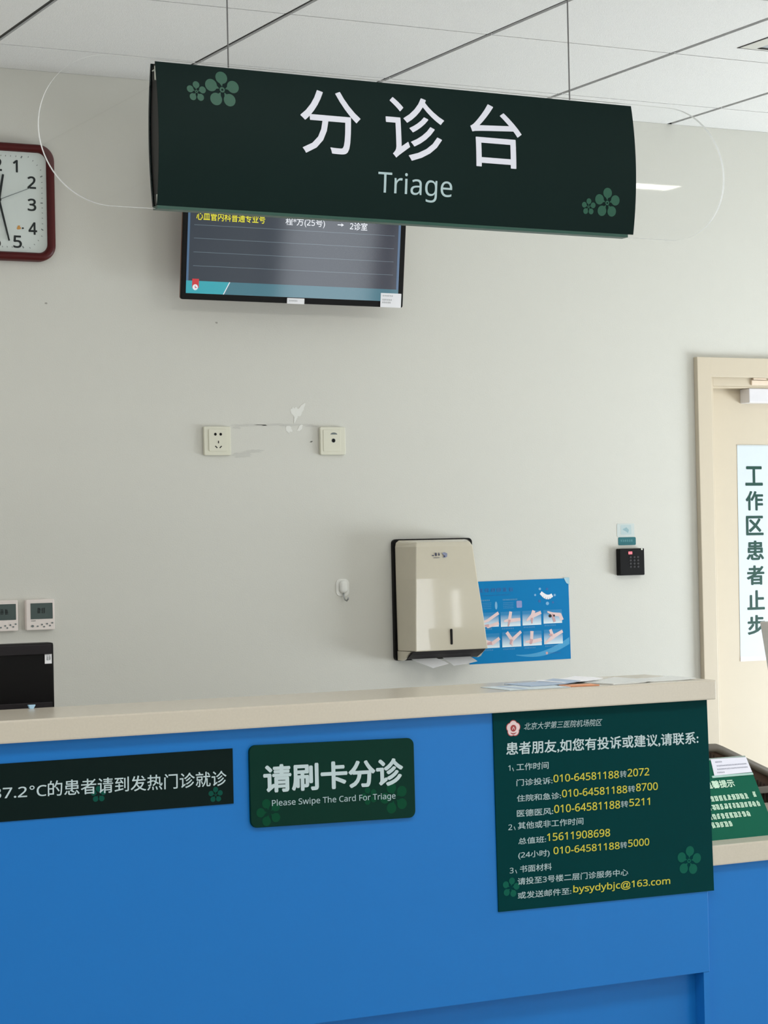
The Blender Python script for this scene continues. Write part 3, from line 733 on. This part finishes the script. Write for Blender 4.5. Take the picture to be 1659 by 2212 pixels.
a, b_ = hq(3.576, 1.3500); bm = B(); hp.poly(bm, rrect(a-.010, b_-.011, a+.010, b_+.011, .003), .0005); flatobj('printed_soap', bm, mat('print_lilac', (140, 150, 200), .4, .4), sheet)
bm = B()
prev = None
for k in range(8):
    s = k/7; q = hq(3.657+.043*s, 1.385-.013*math.sin(s*2.7)-.003*s); w = .011+.004*math.sin(s*3.1)
    if prev: hp.line(bm, prev[0], q, prev[1], w, .0005+.00002*k)
    prev = (q, w)
flatobj('printed_palm', bm, M_paper, sheet)
for k, (x, z, rr, m) in enumerate(((3.654, 1.397, .0045, M_plight), (3.681, 1.396, .0045, M_pdark), (3.636, 1.378, .004, M_plight), (3.709, 1.376, .0045, M_plight), (3.652, 1.358, .005, M_pdark), (3.681, 1.350, .006, M_plight), (3.702, 1.353, .004, M_pdark))):
    a, b_ = hq(x, z); bm = B(); hp.poly(bm, ell(a, b_, rr, rr*.9, n=12), .0005); flatobj('printed_germ', bm, m, sheet)
hs(3.679, 1.1890, 3.726, 1.1935, 9, M_pdark, .6)
a, b_ = hq(3.674, 1.1915); bm = B(); hp.poly(bm, ell(a, b_, .0045, n=10), .0005); flatobj('printed_logo', bm, M_skin2, sheet)
bm = B(); pts = [hq(3.744, 1.4315), hq(3.766, 1.4315), hq(3.766, 1.4080), hq(3.7540, 1.4140)]
hp.poly(bm, pts, .0008, .0002); obj('glint_tape', bm, mat('glint_tape', (176, 212, 226), .08, .7), HP, label='tape over the top right corner with its highlight painted pale')  # pale colour of the tape holds its painted highlight

# ------------------------------------------------------------------ door keypad and stickers
KP = thing('door_keypad', 'black square keypad with red light on the wall left of the door', 'keypad', (3.99, 0, 1.41))
p = front(-.022); bm = B(); p.poly(bm, rrect(3.940, 1.4100, 4.036, 1.4975, .003, 4), 0, .0215); obj('housing', bm, M_black, KP, bevel=.002)
bm = B(); p.rect(bm, 3.9735, 1.4785, 3.9880, 1.4875, .0012, .0011); obj('indicator_light', bm, mat('red_led', (228, 110, 120), .4, .3, emit=.8), KP, label='glowing red indicator')
M_key = mat('keypad_button', (34, 32, 36), .4, .5)
for r_ in range(4):
    for c_ in range(3):
        u, v = 3.9815+.0145*c_, 1.4375+.0105*r_
        bm = B(); p.poly(bm, ell(u, v, .0042, .0032, n=12), .0012, .0011); obj('key', bm, M_key, KP)
bm = B(); p.poly(bm, ell(4.026, 1.4945, .0032, n=10), .0014, .0012); obj('screw_cap', bm, M_clip, KP)
p = front(-.0008)
t = thing('teal_sticker', 'small teal sticker with white lettering directly above the black keypad', 'sticker', (3.984, 0, 1.509))
bm = B(); p.poly(bm, rrect(3.9495, 1.5085, 4.0180, 1.5345, .004, 4), 0, .0006); obj('sheet', bm, mat('sticker_teal', (18, 104, 112), .4, .4), t)
scribble(p, 3.957, 1.5195, 4.006, 1.5265, 6, mat('sticker_print', (120, 180, 186), .5, .3), t, d=.0004, fill=.6)
t = thing('icon_sticker', 'pale translucent square sticker with card icon above the teal sticker', 'sticker', (3.98, 0, 1.536))
bm = B(); p.poly(bm, rrect(3.9455, 1.5355, 4.0130, 1.5790, .004, 4), 0, .0006); obj('sheet', bm, mat('sticker_pale', (204, 213, 211), .3, .5), t)
bm = B(); p.poly(bm, rrect(3.960, 1.543, 4.001, 1.5745, .004, 4), .0003); flatobj('icon_field', bm, mat('sticker_icon_field', (186, 204, 206), .4, .4), t)
bm = B(); p.poly(bm, [(3.966, 1.560), (3.982, 1.567), (3.992, 1.558), (3.988, 1.548), (3.980, 1.553)], .0005); flatobj('icon', bm, mat('sticker_icon', (146, 178, 186), .4, .4), t)

# ------------------------------------------------------------------ reception counter
CT, CB = 1.1685, 1.1190
C = thing('reception_counter', 'tall blue reception counter with cream stone top', 'counter', (1.4, -1.3, 0))
obj('transaction_top', bx(-1.2, 3.277, -1.45, -1.13, CB, CT), M_stone, C, bevel=.004, label='cream stone transaction top')
obj('front_panel', bx(-1.2, 3.2535, -1.4265, -1.4022, .4315, CB-.0002), M_blue, C, bevel=.0015, label='blue laminate front panel')
obj('side_panel', bx(3.2290, 3.2530, -1.4018, -.80, 0.752, CB-.0002), M_white, C)
obj('carcass', bx(-1.2, 3.2285, -1.378, -1.20, 0.06, CB-.0002), M_white, C)
obj('plinth', bx(-1.2, 3.2348, -1.388, -1.3785, 0.0, .4312), M_blue, C, label='recessed lower blue panel')
obj('desk_worktop', bx(-1.2, 3.2285, -1.1998, -.55, .725, .752), M_stone, C, bevel=.003)
for x in (-1.18, 1.2, 3.20): obj('desk_support', bx(x-.012, x+.012, -1.19, -.60, 0, .7248), M_white, C)

obj('shade_filler', bx(3.2350, 3.2535, -1.4262, -1.378, 0, .4313), M_blue, C)  # filler added so the recess ends in shade at the right
obj('panel_batten', bx(-1.2, 3.2285, -1.4018, -1.3785, .4316, CB-.0002), M_white, C)
LC = thing('low_counter', 'lower blue counter section with cream top right of the tall counter', 'counter', (4.1, -1.1, 0))
obj('counter_top', bx(3.2545, 5.05, -1.4262, -.78, .6960, .7470), M_stone, LC, bevel=.004, label='cream stone top')
obj('front_panel', bx(3.2545, 5.0, -1.410, -1.392, .03, .6958), M_blue, LC, label='blue laminate front panel')
obj('carcass', bx(3.2545, 4.98, -1.3918, -1.36, .0, .6958), M_white, LC)
obj('side_panel', bx(4.976, 5.0, -1.36, -.82, 0, .6958), M_blue, LC)

# ---- information board hung on the tall counter
IB = thing('information_board', 'large dark green complaints notice with yellow phone numbers on the counter front', 'notice', (2.95, -1.427, .64))
ib = Plane((0, -1.4300, 0), (1, 0, -.0058), (.0085, 0, 1))
def iq(x, z):
    A = Matrix(((ib.U.x, ib.V.x), (ib.U.z, ib.V.z))).inverted(); r = A @ Vector((x, z)); return r.x, r.y
def ibq(bm, pts, d, t=0):
    return ib.poly(bm, [iq(*q) for q in pts], d, t)
bm = B(); ibq(bm, [(2.6350, 1.1185), (2.6392, .6409), (3.2700, .6350), (3.2610, 1.1180)], 0, .0034); obj('board', bm, M_dkgreen, IB)
def iline(s, x0, z0, x1, z1, m, bold=.004, shear=0.0):
    a, b_ = iq(x0, z0); c, d_ = iq(x1, z1); L = c-a
    extra = -(.011+(1.03-z0)*.014)+.0058; h = (d_-b_)-extra*L
    text(ib, s, a, b_, c, b_+max(h, .010), m, IB, d=.0007, bold=bold, rot=extra, shear=shear)
iline('北京大学第三医院机场院区', 2.7201, 1.0725, 2.9453, 1.0876, M_txt2, .006, .25)
iline('患者朋友,如您有投诉或建议,请联系:', 2.6688, 1.0136, 3.2320, 1.0392, M_txt, .018)
iline('1', 2.6735, .9770, 2.6800, .9900, M_txt2, .008); iline('、', 2.6845, .9745, 2.6895, .9785, M_txt2, .008); iline('工作时间', 2.6965, .9755, 2.7878, .9920, M_txt2, .014)
iline('门诊投诉:', 2.6956, .9385, 2.7978, .9538, M_txt2, .014)
iline('010-64581188', 2.8005, .9404, 2.9907, .9567, M_yel, .012)
iline('转', 2.9936, .9385, 3.0131, .9555, M_txt2, .006)
iline('2072', 3.0157, .9395, 3.0809, .9580, M_yel, .012)
iline('住院和急诊:', 2.6958, .9008, 2.8212, .9155, M_txt2, .014)
iline('010-64581188', 2.8239, .9022, 3.0141, .9184, M_yel, .012)
iline('转', 3.0160, .9006, 3.0375, .9170, M_txt2, .006)
iline('8700', 3.0400, .9018, 3.1055, .9202, M_yel, .012)
iline('医德医风:', 2.6949, .8642, 2.7979, .8800, M_txt2, .014)
iline('010-64581188', 2.8005, .8658, 2.9921, .8828, M_yel, .012)
iline('转', 2.9940, .8645, 3.0160, .8810, M_txt2, .006)
iline('5211', 3.0190, .8660, 3.0810, .8837, M_yel, .012)
iline('2', 2.6702, .8345, 2.6815, .8480, M_txt2, .008); iline('、', 2.6855, .8330, 2.6905, .8370, M_txt2, .008); iline('其他或非工作时间', 2.6970, .8343, 2.8839, .8490, M_txt2, .014)
iline('总值班:', 2.6972, .7979, 2.7759, .8125, M_txt2, .014)
iline('15611908698', 2.7785, .7993, 2.9610, .8157, M_yel, .012)
iline('(24小时)', 2.6963, .7620, 2.7852, .7792, M_txt2, .014)
iline('010-64581188', 2.7960, .7660, 2.9881, .7808, M_yel, .012)
iline('转', 2.9895, .7640, 3.0100, .7800, M_txt2, .006)
iline('5000', 3.0130, .7660, 3.0761, .7832, M_yel, .012)
iline('3', 2.6716, .7305, 2.6825, .7438, M_txt2, .008); iline('、', 2.6870, .7285, 2.6920, .7325, M_txt2, .008); iline('书面材料', 2.7000, .7300, 2.7905, .7458, M_txt2, .014)
iline('请投至3号楼二层门诊服务中心', 2.6928, .7007, 3.0115, .7128, M_txt2, .014)
iline('或发送邮件至:', 2.6927, .6672, 2.8448, .6815, M_txt2, .014)
iline('bysydybjc@163.com', 2.8500, .6632, 3.1363, .6812, M_yel, .014)
a, b_ = iq(3.1950, .7165); flower(ib, a, b_, .0375, M_motifp, IB, d=.0005, rot=-.12)
a, b_ = iq(2.6742, .6965); flower(ib, a, b_, .0245, M_motifp, IB, d=.0005, rot=-.2, center=False)
# round red and white blossom emblem
a, b_ = iq(2.6905, 1.0780)
M_ered = mat('emblem_red', (158, 60, 62), .5, .3); M_epink = mat('emblem_pale', (222, 200, 202), .5, .3)
def blossom(R, m, d, nm, par):
    bm = B(); pts = []
    for k in range(60):
        t = 2*math.pi*k/60; rr = R*(.84+.16*abs(math.cos(2.5*(t-math.pi/2)))**.8); pts.append((a+rr*math.cos(t), b_+rr*math.sin(t)))
    ib.poly(bm, pts, d); return flatobj(nm, bm, m, par)
em = blossom(.0205, M_ered, .0005, 'emblem', IB); blossom(.0185, M_epink, .0007, 'emblem_petals', em)
bm = B(); ib.poly(bm, ell(a, b_+.0005, .0082, n=24), .0009); flatobj('emblem_core', bm, M_ered, em)
bm = B(); ib.poly(bm, [(a-.008+.016*k/8, b_-.0095-.002*math.sin(math.pi*k/8)) for k in range(9)]+[(a+.008-.016*k/8, b_-.0110-.0035*math.sin(math.pi*k/8)) for k in range(9)], .0009); flatobj('emblem_ribbon', bm, M_ered, em)
bm = B(); ib.line(bm, (a-.003, b_-.003), (a+.0005, b_+.004), .0016, .0016, .0011); ib.line(bm, (a+.0005, b_+.004), (a+.0035, b_-.003), .0016, .0016, .0011); flatobj('emblem_mark', bm, M_epink, em)

# ---- swipe card plaque
PQ = thing('swipe_card_plaque', 'rounded dark green plaque reading Please Swipe The Card For Triage on counter front', 'sign', (2.206, -1.427, .885))
q = Plane((0, -1.4345, 0), (1, 0, -.018), (-.004, 0, 1))
def pq(x, z):
    A = Matrix(((q.U.x, q.V.x), (q.U.z, q.V.z))).inverted(); r = A @ Vector((x, z)); return r.x, r.y
A0 = pq(1.9945, .8925); A1 = pq(2.4160, 1.0718)
bm = B(); q.poly(bm, rrect(A0[0], A0[1], A1[0], A1[1], .016, 6), 0, .0078); obj('panel', bm, M_plaque, PQ, bevel=.0015)
def pt(s, x0, z0, x1, z1, m, bold):
    a, b_ = pq(x0, z0); c, d_ = pq(x1, z1); text(q, s, a, b_, c, d_, m, PQ, d=.0008, bold=bold)
pt('请刷卡分诊', 2.0266, .9695, 2.3858, 1.0270, M_txt, .032)
pt('Please Swipe The Card For Triage', 2.0470, .9345, 2.3641, .9475, M_txt2, .010)
for x, z, Rf in ((2.0395, .9250, .032), (2.2953, .9440, .0215), (2.3609, .9350, .038)):
    a, b_ = pq(x, z); flower(q, a, b_, Rf, M_motifb, PQ, d=.0005, rot=.3, center=False)

# ---- fever banner
FB = thing('fever_banner', 'long blackish green banner about 37.2 degree fever patients on counter front', 'sign', (1.4, -1.427, .95))
q2 = front(-1.4290)
bm = B(); q2.rect(bm, .62, .9508, 1.9553, 1.0750, 0, .0024); obj('panel', bm, M_banner, FB)
text(q2, '37.2', 1.394, 1.0010, 1.4722, 1.0240, M_txt, FB, d=.0006, bold=.01, rot=-.012)
text(q2, '°C', 1.4775, 1.0000, 1.5160, 1.0240, M_txt, FB, d=.0006, bold=.006, rot=-.012)
text(q2, '的患者请到发热门诊就诊', 1.5186, .9975, 1.9386, 1.0315, M_txt, FB, d=.0006, bold=.008, rot=-.012)
flower(q2, 1.6345, .9945, .0185, M_motifk, FB, d=.0004, center=False); flower(q2, 1.9116, .9735, .0180, M_motifk, FB, d=.0004)
flower(q2, .80, .98, .02, M_motifk, FB, d=.0004)

# ------------------------------------------------------------------ on and behind the counter
# monitor seen from behind
MN = thing('monitor', 'black monitor seen from behind above the counter at left photo edge', 'monitor', (1.44, -.90, .752))
bm = bx(1.165, 1.7095, -.925, -.885, 1.005, 1.3085); obj('rear_shell', bm, M_black, MN, bevel=.006)
obj('ridge', bx(1.172, 1.7020, -.931, -.9255, 1.281, 1.3045), M_black2, MN, bevel=.0015)
obj('ridge', bx(1.172, 1.7020, -.931, -.9255, 1.140, 1.1660), M_black2, MN, bevel=.0015)
obj('stand_column', bx(1.40, 1.48, -.924, -.894, .765, 1.10), M_black2, MN)
obj('stand_base', bx(1.32, 1.56, -1.00, -.80, .7522, .7648), M_black2, MN, bevel=.003)
obj('screen', bx(1.178, 1.697, -.8845, -.8825, 1.018, 1.296), M_black2, MN)
p = front(-.9254); bm = B(); p.rect(bm, 1.6855, 1.2580, 1.7028, 1.2835, .0016, .0014)
st = obj('label_sticker', bm, M_paper, MN, label='small white label'); 
scribble(p, 1.688, 1.2655, 1.7010, 1.2775, 2, M_inkgrey, st, d=.0018, fill=.6)
# small pale-blue card at the back edge of the counter
t = thing('blue_card', 'tiny pale blue folded card on the counter top before the monitor', 'card', (1.577, -1.155, CT))
bm = B(); p = front(-1.154)
p.poly(bm, [(1.5725, CT+.0003), (1.5810, CT+.0003), (1.5855, CT+.0085), (1.5690, CT+.0085)], 0, .0006)
p.poly(bm, [(1.5725, CT+.0003), (1.5810, CT+.0003), (1.5855, CT+.0085), (1.5690, CT+.0085)], -.008, .0006)
box(bm, 1.569, 1.5855, -1.154, -1.1460, CT+.0085, CT+.0091)
obj('sheet', bm, mat('pale_blue_card', (176, 214, 240), .5, .4), t)

# leaflets lying on the right end of the counter top
def leaflet(name, label, cx, cy, w, l, rot, z, m, th=.001, curl=0.0, band=None):
    t = thing(name, label, 'leaflet', (cx, cy, z))
    bm = B(); n = 10; cr, sr = math.cos(rot), math.sin(rot); rows = []
    for i in range(n+1):
        s = -w/2+w*i/n; zz = z+curl*(max(0, (i/n-.5)*2)**2)
        rows.append([(cx+s*cr-q_*sr, cy+s*sr+q_*cr, zz) for q_ in (-l/2, l/2)])
    loft(bm, [[r_[0], r_[1], (r_[1][0], r_[1][1], r_[1][2]+th), (r_[0][0], r_[0][1], r_[0][2]+th)] for r_ in rows])
    o = obj('sheet', bm, m, t)
    if band:
        bm = B(); a, b = band[0], band[1]
        pts = [(cx+s*cr-q_*sr, cy+s*sr+q_*cr, z+th+.0003) for s, q_ in ((a, -l/2+.004), (b, -l/2+.004), (b, l/2-.004), (a, l/2-.004))]
        bm.faces.new([bm.verts.new(p_) for p_ in pts]); flatobj('printed_band', bm, band[2], t)
    return t
M_lblue = mat('leaflet_pale_blue', (212, 224, 230), .4, .4, var=.05, scale=20); M_lblue2 = mat('leaflet_blue', (172, 190, 214), .4, .4, var=.08, scale=25)
M_lor = mat('leaflet_orange', (226, 150, 104), .45, .4, var=.05); M_lgrey = mat('leaflet_grey_white', (222, 224, 222), .3, .5, var=.04)
z = CT+.0004
leaflet('leaflet', 'pale blue and white leaflet lying left of the orange leaflet on the counter', 2.775, -1.350, .17, .15, -.03, z, M_lblue, .0012, band=(-.045, -.03, M_lblue2))
leaflet('leaflet', 'mid blue leaflet with raised right edge on the pale blue leaflet', 2.860, -1.290, .15, .12, .05, z+.0018, M_lblue2, .0012, curl=.006)
leaflet('leaflet', 'orange leaflet stack near the middle of the papers on the counter', 2.905, -1.392, .085, .055, -.16, z, M_lor, .0022)
leaflet('leaflet', 'white curled sheet standing up behind the orange leaflet', 2.955, -1.265, .13, .12, .08, z+.0045, M_paper, .0008, curl=.005)
leaflet('leaflet', 'grey-white sheet right of the orange leaflet on the counter', 3.035, -1.350, .13, .15, .12, z, M_lgrey, .0030, curl=.004)
leaflet('leaflet', 'thin white sheet at the right end of the counter top', 3.175, -1.345, .14, .13, -.06, z, M_lgrey, .0012, curl=.003)

# sloping sign stand on the low counter
ST = thing('sign_stand', 'sloping green sign stand with white slip on the low counter', 'sign', (3.40, -1.33, .7472))
sa = math.radians(33); LT = .7472
sp = Plane((0, -1.35, LT), (1, 0, 0), (0, math.sin(sa), math.cos(sa)))
bm = B(); sp.rect(bm, 3.262, .0005, 3.533, .229, -.0012, .003); obj('back_board', bm, mat('stand_green', (22, 94, 74), .6, .06, var=.03), ST)
bm = B(); sp.rect(bm, 3.262, .1845, 3.5335, .2365, -.0042, .002); obj('acrylic_back', bm, mat('stand_acrylic_grey', (150, 166, 160), .2, .5), ST)
bm = B(); sp.rect(bm, 3.400, .1765, 3.5325, .1825, .001, .002); obj('acrylic_lip', bm, mat('stand_acrylic_pale', (168, 204, 196), .15, .5), ST)
bm = B(); sp.poly(bm, [(3.4085, .1828), (3.5320, .1845), (3.5310, .2295), (3.4165, .2315)], .0004, .0006); nt_ = obj('paper_slip', bm, mat('slip_white', (228, 228, 242), .3, .5), ST, label='white paper slip')
M_sl = mat('slip_print', (120, 124, 146), .6, .3)
for (x0, v0_, x1, v1_, n_) in ((3.4268, .2195, 3.4494, .2235, 5), (3.4267, .2080, 3.5244, .2122, 20), (3.4240, .1980, 3.5242, .2022, 20), (3.4200, .1885, 3.4450, .1922, 5)):
    scribble(sp, x0, v0_, x1, v1_, n_, M_sl, nt_, d=.0007, fill=.7)
M_stxt = mat('stand_print', (206, 236, 214), .5, .3)
text(sp, '温馨提示', 3.366, .1460, 3.4615, .1685, M_stxt, ST, d=.0001, bold=.03)
for (x0, v0_, x1, n_) in ((3.285, .1085, 3.4900, 15), (3.505, .1115, 3.5175, 1), (3.285, .0840, 3.5174, 18), (3.285, .0575, 3.4742, 14), (3.285, .0338, 3.4078, 9)):
    scribble(sp, x0, v0_, x1, v0_+.0152, n_, M_stxt, ST, d=.0001, fill=1.25)
bm = B()
loft(bm, [[(3.27, -1.345, LT+.0003), (3.27, -1.20, LT+.0003), (3.27, -1.245, LT+.155), (3.27, -1.2465, LT+.155), (3.27, -1.206, LT+.003), (3.27, -1.345, LT+.003)],
          [(3.525, -1.345, LT+.0003), (3.525, -1.20, LT+.0003), (3.525, -1.245, LT+.155), (3.525, -1.2465, LT+.155), (3.525, -1.206, LT+.003), (3.525, -1.345, LT+.003)]])
obj('rear_prop', bm, mat('stand_prop', (150, 166, 160), .2, .5), ST)
# small white paper corner behind the stand
t = thing('paper_sheet', 'white paper corner showing behind the sign stand on the low counter', 'paper', (3.45, -1.06, LT))
bm = B(); p = Plane((0, -1.06, LT+.0005), (1, 0, 0), (0, .35, 1))
p.poly(bm, [(3.30, 0), (3.52, 0), (3.515, .166), (3.495, .190), (3.30, .190)], 0, .001); obj('sheet', bm, M_paper, t)
bm = B(); p.poly(bm, [(3.33, -.0004), (3.40, -.0004), (3.40, .12), (3.33, .12)], -.0012, .0015)
obj('prop', bm, M_paper, t)

# office chair behind the low counter
CH = thing('office_chair', 'taupe framed office chair with brown mesh back behind the low counter', 'chair', (3.80, -.42, 0))
yb = -.70
outl = [(3.575, .52), (3.575, .80), (3.60, .845), (3.735, .915), (3.765, .923), (3.812, .921), (3.83, .914), (4.00, .836), (4.035, .80), (4.04, .52)]
bm = tube(B(), [(x, yb, zz-.012) for x, zz in outl], .0125, 10, closed=True); obj('backrest_frame', bm, M_rim, CH, smooth=True)
bm = B(); p = front(yb-.001)
p.poly(bm, [(x+(.003 if x < 3.8 else -.003), zz-.014) for x, zz in outl], 0, .004); mesh = obj('backrest_mesh', bm, M_brown, CH)
bm = B()
for k in range(38):
    x = 3.586+.012*k; top = .80+.115*(1-min(1, abs(x-3.79)/.215)) ; box(bm, x-.002, x+.002, yb-.007, yb-.0048, .53, top-.02)
obj('mesh_ribs', bm, mat('chair_rib_dark', (48, 36, 30), .8, .2), CH)
obj('lumbar_rail', bx(3.582, 4.03, yb-.018, yb-.0075, .765, .786), M_rim, CH, bevel=.003)
obj('seat', bx(3.57, 4.05, -.68, -.20, .45, .52), M_brown, CH, bevel=.02)
obj('back_bracket', tube(B(), [(3.81, yb+.015, .60), (3.81, yb+.02, .44), (3.81, -.55, .432), (3.81, -.45, .435)], .018), M_black2, CH)
obj('gas_column', tube(B(), [(3.81, -.44, .10), (3.81, -.44, .45)], .025), M_black2, CH)
for k in range(5):
    a = 2*math.pi*k/5+.3; ex, ey = 3.81+.27*math.cos(a), -.44+.27*math.sin(a)
    leg = obj('base_leg', tube(B(), [(3.81, -.44, .11), (ex, ey, .075)], [.022, .014]), M_black2, CH)
    obj('caster', tube(B(), [(ex-.02, ey, .0285), (ex+.02, ey, .0285)], .028, 14), M_black, CH)
# grey display seen edge-on at the right border of the photograph
GD_ = thing('display_unit', 'grey tilted display unit cut off by the right photo edge before the door', 'display', (3.78, -1.05, LT))
bm = B(); prof = [(3.7110, 1.292), (4.01, 1.292), (4.04, .845), (3.7555, .845)]
loft(bm, [[(x, -1.144+.10*(zz-.85), zz) for x, zz in prof], [(x, -1.104+.10*(zz-.85), zz) for x, zz in prof]]); obj('rear_housing', bm, M_grey, GD_, bevel=.004)
obj('screen', loft(B(), [[(x, -1.1035+.10*(zz-.85), zz) for x, zz in ((3.735, 1.275), (3.995, 1.275), (4.02, .87), (3.772, .87))], [(x, -1.1015+.10*(zz-.85), zz) for x, zz in ((3.735, 1.275), (3.995, 1.275), (4.02, .87), (3.772, .87))]]), M_black, GD_)
obj('stand', bx(3.84, 3.90, -1.125, -1.105, LT+.010, .90), M_grey, GD_); obj('stand_base', bx(3.76, 3.98, -1.22, -1.04, LT+.0004, LT+.0098), M_grey, GD_, bevel=.002)

# ------------------------------------------------------------------ ceiling air diffuser
AD = thing('air_diffuser', 'square white air diffuser set in the ceiling at top right', 'air vent', (DIFF_C[0], DIFF_C[1], CEIL))
cx, cy = DIFF_C; M_dif = mat('diffuser_blue_grey', (196, 204, 212), .4, .5)
def sq(bm, ro, ri, z0, z1):
    for s in ((-ro, ro, -ro, -ri), (-ro, ro, ri, ro), (-ro, -ri, -ri, ri), (ri, ro, -ri, ri)): box(bm, cx+s[0], cx+s[1], cy+s[2], cy+s[3], z0, z1)
    return bm
obj('gap', sq(B(), .171, .1655, CEIL-.0012, CEIL-.0002), M_black2, AD)
def cone(ro, zo, ri, zi):
    bm = B()
    loft(bm, [[(cx-r, cy-r, z_), (cx+r, cy-r, z_), (cx+r, cy+r, z_), (cx-r, cy+r, z_)] for r, z_ in ((ro, zo), (ri, zi), (ri-.002, zi+.001), (ro-.003, zo+.0015))], caps=False)
    return bm
obj('frame', cone(.165, CEIL-.0015, .135, CEIL-.009), M_white, AD)
obj('vane', cone(.130, CEIL-.0025, .100, CEIL-.010), M_dif, AD); obj('vane', cone(.095, CEIL-.0025, .066, CEIL-.010), M_dif, AD); obj('vane', cone(.061, CEIL-.0025, .034, CEIL-.010), M_dif, AD)
obj('core_plate', bx(cx-.03, cx+.03, cy-.03, cy+.03, CEIL-.010, CEIL-.008), M_dif, AD)
